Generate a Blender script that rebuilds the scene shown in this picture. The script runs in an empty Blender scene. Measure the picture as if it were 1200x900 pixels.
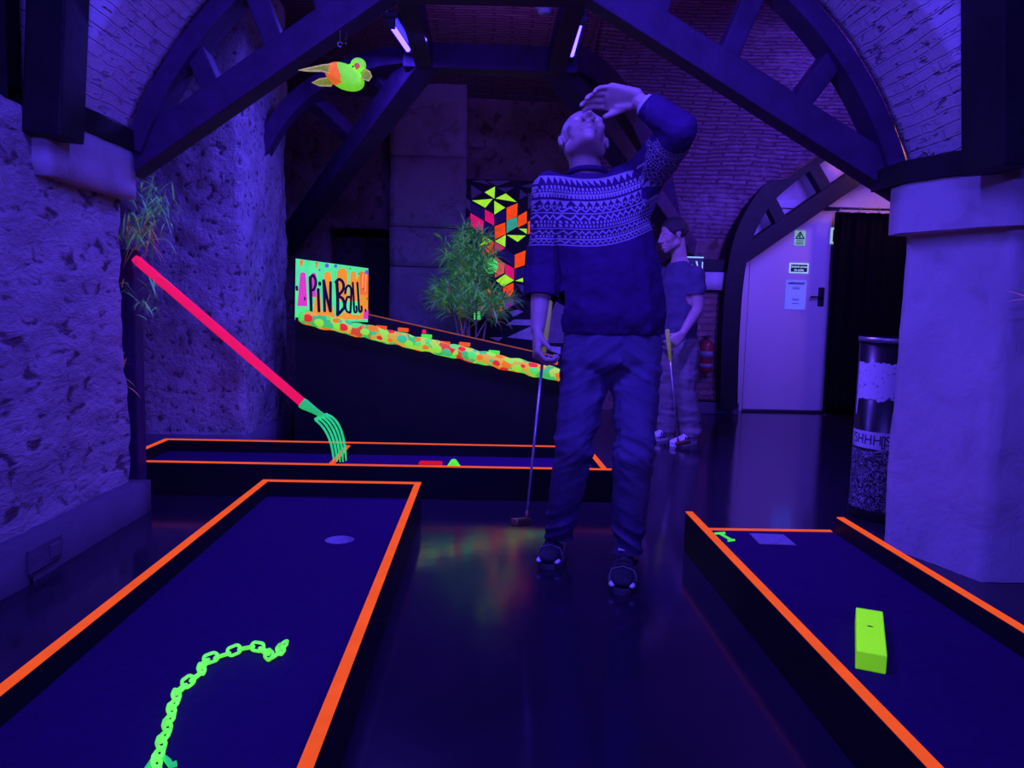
import bpy, bmesh, math, random
from mathutils import Vector, Matrix, Euler, noise, Quaternion
from mathutils.geometry import tessellate_polygon
random.seed(7)
SC = bpy.context.scene
COL = SC.collection
PI = math.pi
V = Vector

# ------------------------------------------------------------------ camera
F_PX = 900.0
CAM_H = 0.97
cam_data = bpy.data.cameras.new('camera')
cam = bpy.data.objects.new('camera', cam_data)
COL.objects.link(cam)
cam_data.sensor_fit = 'HORIZONTAL'
cam_data.sensor_width = 36.0
cam_data.lens = 36.0 * F_PX / 1200.0
cam_data.clip_start = 0.05
cam.location = (0, 0, CAM_H)
CAM_ROT = Euler((PI / 2 - 0.1030, -0.0245, -0.0300), 'XYZ')
cam.rotation_euler = CAM_ROT
SC.camera = cam
RM = CAM_ROT.to_matrix()
RMI = RM.transposed()


def ray(px, py):
    return RM @ V(((px - 600) / F_PX, (450 - py) / F_PX, -1.0))


def P(px, py, Y=None, z=None, X=None):
    """a point of the photograph at a known distance, height or side"""
    d = ray(px, py)
    if Y is not None:
        t = Y / d.y
    elif z is not None:
        t = (z - CAM_H) / d.z
    else:
        t = X / d.x
    return V((0, 0, CAM_H)) + d * t


# ------------------------------------------------------------------ materials
def new_mat(name):
    m = bpy.data.materials.new(name)
    m.use_nodes = True
    nt = m.node_tree
    nt.nodes.clear()
    out = nt.nodes.new('ShaderNodeOutputMaterial')
    return m, nt, out


class NT:
    """short hand for wiring nodes"""
    def __init__(s, nt): s.nt = nt
    def n(s, typ, **kw):
        nd = s.nt.nodes.new(typ)
        for k, v in kw.items(): setattr(nd, k, v)
        return nd
    def put(s, sock, val):
        if hasattr(val, 'links'): s.nt.links.new(val, sock)
        else: sock.default_value = val
    def math(s, op, a, b=None, c=None, clamp=False):
        nd = s.n('ShaderNodeMath', operation=op, use_clamp=clamp)
        s.put(nd.inputs[0], a)
        if b is not None: s.put(nd.inputs[1], b)
        if c is not None: s.put(nd.inputs[2], c)
        return nd.outputs[0]
    def mix(s, f, a, b):
        nd = s.n('ShaderNodeMix', data_type='RGBA')
        s.put(nd.inputs[0], f); s.put(nd.inputs[6], a); s.put(nd.inputs[7], b)
        return nd.outputs[2]
    def noise(s, vec, scale, detail=3, rough=.55, dist=0):
        nd = s.n('ShaderNodeTexNoise')
        if vec is not None: s.put(nd.inputs['Vector'], vec)
        nd.inputs['Scale'].default_value = scale
        nd.inputs['Detail'].default_value = detail
        nd.inputs['Roughness'].default_value = rough
        nd.inputs['Distortion'].default_value = dist
        return nd.outputs['Fac']
    def ramp(s, f, stops, interp='LINEAR'):
        nd = s.n('ShaderNodeValToRGB')
        cr = nd.color_ramp
        cr.interpolation = interp
        while len(cr.elements) < len(stops): cr.elements.new(.5)
        for e, (p, c) in zip(cr.elements, stops):
            e.position = p
            e.color = c if len(c) == 4 else (*c, 1)
        s.put(nd.inputs[0], f)
        return nd.outputs[0]
    def bump(s, h, strength, dist=.01):
        nd = s.n('ShaderNodeBump')
        nd.inputs['Strength'].default_value = strength
        nd.inputs['Distance'].default_value = dist
        s.put(nd.inputs['Height'], h)
        return nd.outputs[0]


def c4(c): return (*c, 1) if len(c) == 3 else c


def mat_basic(name, c1, c2=None, scale=8, rough=.6, bump=0, bscale=60, metal=0, spec=.4, coat=0):
    m, nt, out = new_mat(name)
    k = NT(nt)
    b = k.n('ShaderNodeBsdfPrincipled')
    tc = k.n('ShaderNodeTexCoord').outputs['Object']
    f = k.noise(tc, scale, 4)
    c2 = c2 or tuple(x * .75 for x in c1)
    k.put(b.inputs['Base Color'], k.ramp(f, [(.35, c4(c2)), (.65, c4(c1))]))
    b.inputs['Roughness'].default_value = rough
    b.inputs['Metallic'].default_value = metal
    b.inputs['Specular IOR Level'].default_value = spec
    b.inputs['Coat Weight'].default_value = coat
    if bump:
        k.put(b.inputs['Normal'], k.bump(k.noise(tc, bscale, 4), bump, .01))
    nt.links.new(b.outputs[0], out.inputs[0])
    return m


def mat_glow(name, col, emit=1.0, boost=.5, var=.12, scale=25):
    """fluorescent paint under ultraviolet lamps: it really gives off light"""
    m, nt, out = new_mat(name)
    k = NT(nt)
    tc = k.n('ShaderNodeTexCoord').outputs['Object']
    f = k.noise(tc, scale, 3)
    colr = k.ramp(f, [(.3, c4(tuple(x * (1 - var) for x in col))), (.7, c4(tuple(min(x * (1 + var), 1.5) for x in col)))])
    d = k.n('ShaderNodeBsdfDiffuse')
    if boost > 1:
        vm = k.n('ShaderNodeVectorMath', operation='SCALE')
        k.put(vm.inputs[0], colr)
        vm.inputs[3].default_value = boost
        k.put(d.inputs[0], vm.outputs[0])
    else:
        k.put(d.inputs[0], k.mix(boost, (0, 0, 0, 1), colr))
    e = k.n('ShaderNodeEmission')
    k.put(e.inputs[0], colr)
    e.inputs[1].default_value = emit
    a = k.n('ShaderNodeAddShader')
    nt.links.new(d.outputs[0], a.inputs[0]); nt.links.new(e.outputs[0], a.inputs[1])
    nt.links.new(a.outputs[0], out.inputs[0])
    return m


def mat_stone(name, c1, c2, cp, scale=3, pit=9, rough=.9, bump=.8, pitamt=.5, swirl=.6, squash=1.0):
    m, nt, out = new_mat(name)
    k = NT(nt)
    b = k.n('ShaderNodeBsdfPrincipled')
    tc = k.n('ShaderNodeTexCoord').outputs['Object']
    if squash != 1:
        mp = k.n('ShaderNodeMapping'); k.put(mp.inputs[0], tc); mp.inputs['Scale'].default_value = (1, 1, squash); tc = mp.outputs[0]
    f1 = k.noise(tc, scale, 6, .65)
    base = k.ramp(f1, [(.34, c4(c2)), (.62, c4(c1))])
    f2 = k.noise(tc, pit, 6, .6, swirl)
    pits = k.ramp(f2, [(.36, (1, 1, 1, 1)), (.45, (0, 0, 0, 1))])  # mask of the hollows, whose shade is painted into the colour
    k.put(b.inputs['Base Color'], k.mix(k.math('MULTIPLY', pits, pitamt), base, c4(cp)))
    b.inputs['Roughness'].default_value = rough
    b.inputs['Specular IOR Level'].default_value = .15
    f3 = k.noise(tc, pit * 3.2, 6, .7)
    h = k.math('ADD', k.math('MULTIPLY', f2, 1.0), k.math('MULTIPLY', f3, .45))
    k.put(b.inputs['Normal'], k.bump(h, bump, .05))
    nt.links.new(b.outputs[0], out.inputs[0])
    return m


def mat_brick(name, c1, c2, mortar, w=.24, h=.055, msize=.012, rough=.9, bump=.6, patch=None, patch_lo=.45, patch_hi=.6, gaps=None):
    """brick courses laid in the surface's own UV metres"""
    m, nt, out = new_mat(name)
    k = NT(nt)
    b = k.n('ShaderNodeBsdfPrincipled')
    uv = k.n('ShaderNodeTexCoord').outputs['UV']
    ob = k.n('ShaderNodeTexCoord').outputs['Object']
    wob = k.n('ShaderNodeTexNoise')
    k.put(wob.inputs['Vector'], uv)
    wob.inputs['Scale'].default_value = 5
    sc = k.n('ShaderNodeVectorMath', operation='MULTIPLY_ADD')
    k.put(sc.inputs[0], wob.outputs['Color'])
    sc.inputs[1].default_value = (.03, .03, 0)
    k.put(sc.inputs[2], uv)
    br = k.n('ShaderNodeTexBrick')
    k.put(br.inputs['Vector'], sc.outputs[0])
    br.inputs['Color1'].default_value = c4(c1)
    br.inputs['Color2'].default_value = c4(c2)
    br.inputs['Mortar'].default_value = c4(mortar)
    br.inputs['Scale'].default_value = 1
    br.inputs['Mortar Size'].default_value = msize
    br.inputs['Mortar Smooth'].default_value = .4
    br.inputs['Brick Width'].default_value = w
    br.inputs['Row Height'].default_value = h
    col = br.outputs['Color']
    big = k.noise(ob, 1.3, 5, .6)
    dirt = k.noise(ob, 14, 5, .7)
    col = k.mix(k.math('MULTIPLY', k.ramp(dirt, [(.4, (1, 1, 1, 1)), (.6, (0, 0, 0, 1))]), .45), col, c4(tuple(x * .45 for x in c1)))
    if patch:
        pm = k.ramp(k.math('ADD', k.math('MULTIPLY', big, .6), k.math('MULTIPLY', dirt, .4)), [(patch_lo, (0, 0, 0, 1)), (patch_hi, (1, 1, 1, 1))])
        col = k.mix(pm, col, c4(patch))
    dash = None
    if gaps:                                   # raked-out joints showing as short dark gaps along the courses
        mp = k.n('ShaderNodeMapping'); k.put(mp.inputs[0], uv); mp.inputs['Scale'].default_value = (9, 34, 1)
        dash = k.ramp(k.noise(mp.outputs[0], 1.0, 3, .6), [(.35, (1, 1, 1, 1)), (.42, (0, 0, 0, 1))])
        dash = k.math('MULTIPLY', dash, k.ramp(big, [(.38, (1, 1, 1, 1)), (.62, (.25, .25, .25, 1))]))
        col = k.mix(dash, col, c4(gaps))
    k.put(b.inputs['Base Color'], col)
    b.inputs['Roughness'].default_value = rough
    b.inputs['Specular IOR Level'].default_value = .12
    hgt = k.math('ADD', k.math('MULTIPLY', br.outputs['Fac'], -1.0), k.math('MULTIPLY', dirt, .9))
    if gaps: hgt = k.math('SUBTRACT', k.math('MULTIPLY', hgt, .5), dash)
    k.put(b.inputs['Normal'], k.bump(hgt, bump, .025))
    nt.links.new(b.outputs[0], out.inputs[0])
    return m


# ------------------------------------------------------------------ objects
def link(name, me, parent=None):
    o = bpy.data.objects.new(name, me)
    COL.objects.link(o)
    if parent is not None: o.parent = parent
    return o


def tag(o, label=None, cat=None, group=None, kind=None):
    if label: o['label'] = label
    if cat: o['category'] = cat
    if group: o['group'] = group
    if kind: o['kind'] = kind
    return o


def thing(name, label, cat, loc=(0, 0, 0), group=None, rot=(0, 0, 0)):
    o = bpy.data.objects.new(name, None)
    o.empty_display_size = .1
    COL.objects.link(o)
    o.location = loc
    o.rotation_euler = rot
    return tag(o, label, cat, group)


def obj(name, bm, mats, parent=None, smooth=False, label=None, world=True):
    """link a bmesh as one object; its coordinates are world ones unless world=False"""
    if parent is not None and world:
        # parents carry only a location / rotation: bring the mesh into their frame
        mw = Matrix.Identity(4)
        p = parent
        while p is not None:
            mw = p.matrix_basis @ mw
            p = p.parent
        bmesh.ops.transform(bm, matrix=mw.inverted(), verts=bm.verts)
    me = bpy.data.meshes.new(name)
    bmesh.ops.recalc_face_normals(bm, faces=bm.faces)
    bm.to_mesh(me)
    bm.free()
    if not isinstance(mats, (list, tuple)): mats = [mats]
    for m in mats: me.materials.append(m)
    if smooth:
        for p in me.polygons: p.use_smooth = True
    o = link(name, me, parent)
    if label: o['label'] = label
    return o


def struct(name, bm, m, parent=None, smooth=False, label=None):
    o = obj(name, bm, m, parent, smooth)
    if parent is None:
        o['kind'] = 'structure'
    if label: o['label'] = label
    return o


def BM(): return bmesh.new()


def add_box(bm, lo, hi, bevel=0, mat=0, M=None):
    lo, hi = V(lo), V(hi)
    r = bmesh.ops.create_cube(bm, size=1)
    vs = r['verts']
    for v in vs:
        v.co = V(((v.co.x + .5) * (hi.x - lo.x) + lo.x, (v.co.y + .5) * (hi.y - lo.y) + lo.y, (v.co.z + .5) * (hi.z - lo.z) + lo.z))
    fs = set(f for v in vs for f in v.link_faces)
    if bevel:
        es = set(e for f in fs for e in f.edges)
        rr = bmesh.ops.bevel(bm, geom=list(es), offset=bevel, segments=2, affect='EDGES', profile=.6)
        fs = set(rr['faces']) | set(f for f in fs if f.is_valid)
        vs = list(set(v for f in fs for v in f.verts))
    for f in fs: f.material_index = mat
    if M is not None:
        bmesh.ops.transform(bm, matrix=M, verts=vs)
    return vs


def frame(d, up=V((0, 0, 1))):
    d = V(d).normalized()
    s = d.cross(up)
    if s.length < 1e-4: s = d.cross(V((0, 1, 0)))
    s.normalize()
    n = s.cross(d).normalized()
    return d, s, n


def add_beam(bm, a, b, w, h, up=V((0, 0, 1)), bevel=.008, mat=0):
    """a squared timber from a to b: w across, h along 'up'"""
    a, b = V(a), V(b)
    d, s, n = frame(b - a, up)
    M = Matrix(((s.x, d.x, n.x, a.x), (s.y, d.y, n.y, a.y), (s.z, d.z, n.z, a.z), (0, 0, 0, 1)))
    return add_box(bm, (-w / 2, 0, -h / 2), (w / 2, (b - a).length, h / 2), bevel, mat, M)


def add_tube(bm, pts, rad, seg=10, cap=True, mat=0, closed=False, flat=None):
    """round bar through pts; rad is a number or a list"""
    pts = [V(p) for p in pts]
    n = len(pts)
    rs = rad if isinstance(rad, (list, tuple)) else [rad] * n
    rings = []
    prev = None
    for i, p in enumerate(pts):
        if closed: t = pts[(i + 1) % n] - pts[(i - 1) % n]
        else: t = pts[min(i + 1, n - 1)] - pts[max(i - 1, 0)]
        t.normalize()
        if prev is None:
            s = t.orthogonal().normalized()
        else:
            s = prev - t * prev.dot(t)
            if s.length < 1e-5: s = t.orthogonal()
            s.normalize()
        prev = s
        u = t.cross(s)
        rings.append([bm.verts.new(p + (s * math.cos(2 * PI * k / seg) + u * math.sin(2 * PI * k / seg)) * rs[i]) for k in range(seg)])
    m = n if closed else n - 1
    for i in range(m):
        A, B = rings[i], rings[(i + 1) % n]
        for k in range(seg):
            f = bm.faces.new((A[k], A[(k + 1) % seg], B[(k + 1) % seg], B[k]))
            f.material_index = mat
            f.smooth = True
    if cap and not closed:
        for r in (rings[0], rings[-1]):
            f = bm.faces.new(r)
            f.material_index = mat
    return rings


def add_lathe(bm, prof, c=(0, 0, 0), seg=24, mat=0):
    """prof: (radius, height) pairs turned about a vertical axis at c"""
    c = V(c)
    rings = []
    for r, z in prof:
        if r < 1e-6: rings.append([bm.verts.new(c + V((0, 0, z)))])
        else: rings.append([bm.verts.new(c + V((r * math.cos(2 * PI * k / seg), r * math.sin(2 * PI * k / seg), z))) for k in range(seg)])
    for A, B in zip(rings, rings[1:]):
        for k in range(seg):
            a = A[k % len(A)], A[(k + 1) % len(A)]
            b = B[k % len(B)], B[(k + 1) % len(B)]
            q = [a[0]] + ([a[1]] if len(A) > 1 else []) + ([b[1]] if len(B) > 1 else []) + [b[0]]
            if len(q) > 2:
                f = bm.faces.new(q)
                f.material_index = mat
                f.smooth = True


def add_poly(bm, pts, mat=0):
    vs = [bm.verts.new(V(p)) for p in pts]
    f = bm.faces.new(vs)
    f.material_index = mat
    return f


def add_prism(bm, pts, off, mat=0):
    """polygon pts pushed along off into a solid"""
    off = V(off)
    a = [bm.verts.new(V(p)) for p in pts]
    b = [bm.verts.new(V(p) + off) for p in pts]
    n = len(pts)
    fs = [bm.faces.new(a), bm.faces.new(list(reversed(b)))]
    for i in range(n):
        fs.append(bm.faces.new((a[i], b[i], b[(i + 1) % n], a[(i + 1) % n])))
    for f in fs: f.material_index = mat
    return fs


def add_ellipsoid(bm, c, r, sub=2, rot=None, mat=0):
    M = Matrix.Translation(V(c)) @ (rot.to_4x4() if rot is not None else Matrix.Identity(4)) @ Matrix.Diagonal((*r, 1))
    rr = bmesh.ops.create_icosphere(bm, subdivisions=sub, radius=1, matrix=M)
    for v in rr['verts']:
        for f in v.link_faces:
            f.material_index = mat
            f.smooth = True
    return rr['verts']


def add_sheet(bm, fn, nu, nv, uvfn=None, mat=0, smooth=True):
    """grid surface fn(u,v), u and v in 0..1, with UVs in metres from uvfn"""
    uvl = bm.loops.layers.uv.verify()
    g = [[bm.verts.new(fn(i / nu, j / nv)) for j in range(nv + 1)] for i in range(nu + 1)]
    for i in range(nu):
        for j in range(nv):
            f = bm.faces.new((g[i][j], g[i + 1][j], g[i + 1][j + 1], g[i][j + 1]))
            f.material_index = mat
            f.smooth = smooth
            if uvfn:
                for l, (a, b) in zip(f.loops, ((i, j), (i + 1, j), (i + 1, j + 1), (i, j + 1))):
                    l[uvl].uv = uvfn(a / nu, b / nv)
    return g


def rough_offset(p, amp, f=2.2):
    q = V(p) * f
    n1 = noise.noise_vector(q)
    n2 = noise.noise_vector(q * 3.1 + V((7, 3, 1)))
    n3 = noise.noise_vector(q * 8.3 + V((1, 9, 4)))
    return (n1 * 1.0 + n2 * .55 + n3 * .3) * amp


def rough_block(bm, lo, hi, step=.05, amp=.02, f=2.2, uvs=False, mat=0, skip=''):
    """stone block whose faces are finely divided and knocked out of true"""
    lo, hi = V(lo), V(hi)
    d = hi - lo
    uvl = bm.loops.layers.uv.verify()
    def side(o, a, b):
        nu = max(1, int(a.length / step)); nv = max(1, int(b.length / step))
        def fn(u, v):
            p = o + a * u + b * v
            return p + rough_offset(p, amp, f)
        add_sheet(bm, fn, nu, nv, lambda u, v: (u * a.length, v * b.length), mat)
    ax, ay, az = V((d.x, 0, 0)), V((0, d.y, 0)), V((0, 0, d.z))
    if 'f' not in skip: side(lo, ax, az)
    if 'b' not in skip: side(lo + ay, ax, az)
    if 'l' not in skip: side(lo, ay, az)
    if 'r' not in skip: side(lo + ax, ay, az)
    if 't' not in skip: side(lo + az, ax, ay)
    if 'd' not in skip: side(lo, ax, ay)
    bmesh.ops.remove_doubles(bm, verts=bm.verts, dist=1e-4)


def text_mesh(s, size, M, ext=.0006, bold=0):
    """printed lettering as a thin mesh, placed by matrix M (x right, y up)"""
    cu = bpy.data.curves.new('text', 'FONT')
    cu.body = s
    cu.size = size
    cu.align_x = 'CENTER'
    cu.align_y = 'CENTER'
    cu.extrude = ext
    cu.offset = bold
    to = bpy.data.objects.new('text', cu)
    COL.objects.link(to)
    dg = bpy.context.evaluated_depsgraph_get()
    me = bpy.data.meshes.new_from_object(to.evaluated_get(dg))
    bm = BM()
    bm.from_mesh(me)
    bpy.data.objects.remove(to)
    bpy.data.curves.remove(cu)
    bpy.data.meshes.remove(me)
    bmesh.ops.transform(bm, matrix=M, verts=bm.verts)
    return bm


def basis(o, x, y):
    x = V(x).normalized(); y = V(y).normalized(); z = x.cross(y).normalized()
    return Matrix(((x.x, y.x, z.x, o[0]), (x.y, y.y, z.y, o[1]), (x.z, y.z, z.z, o[2]), (0, 0, 0, 1)))


def add_stroke(bm, pts, w, to3, mat=0, caps=True):
    """flat brush stroke along 2-D pts, mapped to space with to3(x, y)"""
    pts = [V((*p, 0)) for p in pts]
    n = len(pts)
    L, R = [], []
    for i, p in enumerate(pts):
        t = (pts[min(i + 1, n - 1)] - pts[max(i - 1, 0)]).normalized()
        q = V((-t.y, t.x, 0)) * w / 2
        L.append(p + q); R.append(p - q)
    if caps:
        def arc(c, a, b):
            r = []
            v0 = a - c
            for k in range(1, 5):
                an = -PI * k / 5
                r.append(c + V((v0.x * math.cos(an) - v0.y * math.sin(an), v0.x * math.sin(an) + v0.y * math.cos(an), 0)))
            return r
        e1 = arc(pts[-1], L[-1], R[-1])
        e0 = arc(pts[0], R[0], L[0])
    else: e1 = e0 = []
    for i in range(n - 1):
        add_poly(bm, [to3(q.x, q.y) for q in (L[i], R[i], R[i + 1], L[i + 1])], mat)
    if caps:
        add_poly(bm, [to3(q.x, q.y) for q in [L[-1]] + e1 + [R[-1]]], mat)
        add_poly(bm, [to3(q.x, q.y) for q in [R[0]] + e0 + [L[0]]], mat)
# ------------------------------------------------------------------ the palette
STONE = mat_stone('limewashed_rubble', (.62, .56, .58), (.40, .35, .37), (.10, .05, .06), 2.5, 7.5, bump=1.0, pitamt=.85, swirl=.45, squash=2.1)
STONE2 = mat_stone('pitted_rubble', (.66, .60, .62), (.42, .37, .39), (.10, .06, .07), 3.5, 21, bump=1.0, pitamt=.85, swirl=.1)
PLASTER = mat_stone('smooth_limestone', (.56, .51, .54), (.46, .42, .45), (.30, .25, .27), 2.2, 5, bump=.25, pitamt=.35)
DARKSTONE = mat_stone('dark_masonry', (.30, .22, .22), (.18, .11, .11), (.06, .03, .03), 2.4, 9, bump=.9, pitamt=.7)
PLINTH = mat_stone('painted_plinth', (.14, .11, .16), (.115, .09, .135), (.09, .07, .10), 5, 12, bump=.25, pitamt=.3, rough=.6)
BRICK_WHITE = mat_brick('limewashed_brick', (.38, .30, .31), (.50, .42, .43), (.40, .33, .36), .24, .046, .007, patch=(.66, .60, .63), patch_lo=.28, patch_hi=.44, bump=.9, gaps=(.10, .05, .07))
BRICK_RED = mat_brick('red_vault_brick', (.27, .15, .21), (.21, .11, .16), (.11, .06, .09), .27, .043, .010, bump=.9, patch=(.34, .24, .30), patch_lo=.52, patch_hi=.7)
BRICK_PIER = mat_brick('pier_brick', (.34, .2, .2), (.26, .14, .14), (.2, .13, .13), .24, .06, .012, bump=.7)
TIMBER = mat_basic('dark_painted_timber', (.070, .030, .105), (.048, .02, .07), 9, .62, .25, 40, spec=.25)
TIMBER_BLACK = mat_basic('black_timber', (.022, .02, .024), (.015, .013, .016), 9, .6, .25, 40, spec=.2)
BLACK_WOOD = mat_basic('black_painted_board', (.012, .011, .014), (.008, .008, .01), 6, .55, .1, 50, spec=.25)
FELT = mat_basic('navy_felt', (.038, .006, .088), (.032, .004, .078), 40, .95, .5, 320, spec=.08)
WHITE_DOOR = mat_basic('white_door_paint', (.60, .56, .58), (.57, .53, .55), 1.5, .45, .04, 12)
WHITE_WALL = mat_basic('white_plaster', (.66, .60, .60), (.58, .52, .52), 2.5, .85, .2, 30, spec=.1)
BLACK_METAL = mat_basic('black_metal', (.02, .02, .024), None, 20, .4, .05, 60, spec=.4)
GREY_METAL = mat_basic('grey_metal', (.35, .35, .38), (.3, .3, .33), 20, .35, .05, 60, metal=.7)
CURTAIN = mat_basic('black_curtain_cloth', (.014, .012, .016), (.010, .009, .011), 30, .95, .3, 300, spec=.05)
PAPER = mat_glow('white_paper', (.17, .18, .85), .55, 1.0, .03, 6)
INK = mat_basic('dark_ink', (.03, .03, .06), None, 10, .6)

# glossy dark resin floor, slightly uneven
m, nt, out = new_mat('dark_polished_floor')
k = NT(nt)
b = k.n('ShaderNodeBsdfPrincipled')
tc = k.n('ShaderNodeTexCoord').outputs['Object']
f = k.noise(tc, 1.2, 5, .6)
k.put(b.inputs['Base Color'], k.ramp(f, [(.35, (.016, .010, .024, 1)), (.65, (.024, .015, .034, 1))]))
k.put(b.inputs['Roughness'], k.math('ADD', k.math('MULTIPLY', k.noise(tc, 3, 5), .10), .075))
b.inputs['Specular IOR Level'].default_value = .5
k.put(b.inputs['Normal'], k.bump(k.noise(tc, 9, 3), .05, .01))
nt.links.new(b.outputs[0], out.inputs[0])
FLOOR = m

ORANGE = mat_glow('fluorescent_orange_edge', (.80, .085, .015), 1.0, .4, .10, 9)
GREEN = mat_glow('fluorescent_green', (.10, .95, .05), .8, .5)
GREENPALE = mat_glow('fluorescent_mint', (.04, .80, .20), .55, .5)
YELLOWGREEN = mat_glow('fluorescent_yellow_green', (.17, .92, .003), .15, 9.5, .04)
PINK = mat_glow('fluorescent_pink', (.88, .008, .12), .9, .4, .06)

# ------------------------------------------------------------------ the shell
bm = BM(); add_box(bm, (-5, -3, -.12), (6, 10, 0)); struct('floor', bm, FLOOR)

# left pier of the nearer arch: rubble jamb, plinth, impost, timber plate
bm = BM(); rough_block(bm, (-2.5, .9, .06), (-1.60, 3.43, 1.40), .03, .022, 3.0, skip='bltd'); rough_block(bm, (-2.5, .9, 1.40), (-1.60, 2.84, 1.60), .035, .022, 3.0, skip='bld')
struct('wall_left', bm, STONE, smooth=True)
bm = BM(); rough_block(bm, (-1.9, .3, 0), (-1.515, 3.46, .142), .08, .005, 3, skip='ld'); struct('baseboard_left', bm, PLINTH, smooth=False)
bm = BM(); rough_block(bm, (-2.4, 2.78, 1.385), (-1.545, 3.46, 1.585), .06, .006, 3); struct('trim_1', bm, PLASTER)
bm = BM(); add_box(bm, (-2.0, 2.87, 1.588), (-1.53, 3.62, 1.672), .008)
tag(obj('timber_plate', bm, TIMBER_BLACK), 'dark timber plate lying on the left stone impost under the brick arch', 'beam', 'timber plates on the imposts')

# right pier: octagon-cornered smooth stone pillar
def rough_prism(bm, foot, z0, z1, step=.05, amp=.008, f=3, bulge=0):
    uvl = bm.loops.layers.uv.verify()
    n = len(foot)
    for i in range(n):
        a, c = V((*foot[i], 0)), V((*foot[(i + 1) % n], 0))
        nu = max(1, int((c - a).length / step)); nv = max(1, int((z1 - z0) / step))
        add_sheet(bm, lambda u, v: (lambda p: p + rough_offset(p, amp, f))(a + (c - a) * u + V((0, 0, z0 + (z1 - z0) * v))), nu, nv,
                  lambda u, v: (u * (c - a).length, z0 + (z1 - z0) * v))
    add_poly(bm, [(x, y, z1) for x, y in foot]); add_poly(bm, [(x, y, z0) for x, y in foot])
    bmesh.ops.remove_doubles(bm, verts=bm.verts, dist=2e-3)
PR = [(1.675, 3.09), (1.83, 2.675), (2.9, 2.60), (2.9, 3.09)]
bm = BM(); rough_prism(bm, PR, 0, 1.30, .03, .008, 2.6); struct('wall_right', bm, PLASTER, smooth=True)
PRI = [(1.615, 3.12), (1.615, 3.02), (1.775, 2.615), (2.95, 2.54), (2.95, 3.12)]
bm = BM(); rough_prism(bm, PRI, 1.285, 1.475, .05, .006, 3); struct('trim_2', bm, PLASTER)
PRT = [(1.60, 3.26), (1.60, 3.0), (1.765, 2.60), (2.95, 2.52), (2.95, 3.26)]
bm = BM(); add_prism(bm, [(x, y, 1.478) for x, y in PRT], (0, 0, .085))
tag(obj('timber_plate', bm, TIMBER_BLACK), 'dark timber plate lying on the right stone impost under the brick arch', 'beam', 'timber plates on the imposts')

# the brick arch between them
ACX, ACZ, AR = .06, .976, 1.756
def shear(p): return V((p[0], p[1] - .075 * (p[0] - ACX), p[2]))
def arch_solid(bm, r0, r1, y0, y1, a0, a1, n=64, ny=6, mat=0, cx=ACX, cz=ACZ, sh=True, amp=0):
    S = shear if sh else (lambda p: V(p))
    def pt(r, u, y):
        a = a0 + (a1 - a0) * u
        p = S((cx - r * math.cos(a), y, cz + r * math.sin(a)))
        return p + (rough_offset(p, amp, 5) if amp else V((0, 0, 0)))
    L = abs(a1 - a0) * r0
    for r in (r0, r1):
        add_sheet(bm, lambda u, v, r=r: pt(r, u, y0 + (y1 - y0) * v), n, ny, lambda u, v: ((y1 - y0) * v, L * u), mat)
    for y in (y0, y1):
        add_sheet(bm, lambda u, v, y=y: pt(r0 + (r1 - r0) * v, u, y), n, 2, lambda u, v: ((r1 - r0) * v, L * u), mat)
    for u in (0, 1):
        add_sheet(bm, lambda a_, v, u=u: pt(r0 + (r1 - r0) * a_, u, y0 + (y1 - y0) * v), 2, ny, lambda a_, v: ((r1 - r0) * a_, v), mat)
    bmesh.ops.remove_doubles(bm, verts=bm.verts, dist=1e-4)
bm = BM(); arch_solid(bm, AR, AR + .5, 2.80, 3.30, .365, PI - .315, 120, 12, amp=.006)
struct('ceiling_arch', bm, BRICK_WHITE, smooth=True)

# vaults
def vault_sheet(bm, prof, x0, x1, amp=.012, side_arch=False):
    prof = [V((0, y, z)) for y, z in prof]
    # smooth the profile
    pts = []
    n = len(prof)
    for i in range(n - 1):
        p0, p1, p2, p3 = prof[max(i - 1, 0)], prof[i], prof[i + 1], prof[min(i + 2, n - 1)]
        for t in (0, .25, .5, .75):
            pts.append(.5 * ((2 * p1) + (p2 - p0) * t + (2 * p0 - 5 * p1 + 4 * p2 - p3) * t * t + (3 * p1 - p0 - 3 * p2 + p3) * t ** 3))
    pts.append(prof[-1])
    acc = [0]
    for a, c in zip(pts, pts[1:]): acc.append(acc[-1] + (c - a).length)
    m_ = len(pts) - 1
    def fn(u, v):
        i = int(round(v * m_))
        x = x0 + (x1 - x0) * u
        za = 0                                   # the small cross arch before the door
        if side_arch and abs(x - 3.75) < 1.6: za = 1.0 + math.sqrt(2.56 - (x - 3.75) ** 2)
        p = V((x, pts[i].y, max(pts[i].z, za)))
        return p + rough_offset(p, amp, 2)
    add_sheet(bm, fn, int((x1 - x0) / .06), m_, lambda u, v: (x0 + (x1 - x0) * u, acc[int(round(v * m_))]))
bm = BM()
vault_sheet(bm, [(7.25, 1.40), (7.22, 1.55), (7.05, 1.95), (6.7, 2.38), (6.2, 2.68), (5.5, 2.9), (4.7, 2.98), (4.0, 2.95), (3.05, 2.86)], .72, 5.2, side_arch=True)
vault_sheet(bm, [(7.25, 2.80), (7.0, 2.86), (6.2, 2.94), (5.5, 2.97), (4.7, 2.98), (4.0, 2.95), (3.15, 2.86)], -3.0, .72)
add_sheet(bm, lambda u, v: V((.72, 7.25 - 2.2 * u, (1.38 + (2.95 - 1.38) * (math.sin(u * PI / 2) ** .8)) * (1 - v) + 3.0 * v)), 14, 6, lambda u, v: (2.2 * u, v * 1.4))
struct('ceiling', bm, BRICK_RED, smooth=True)
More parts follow.
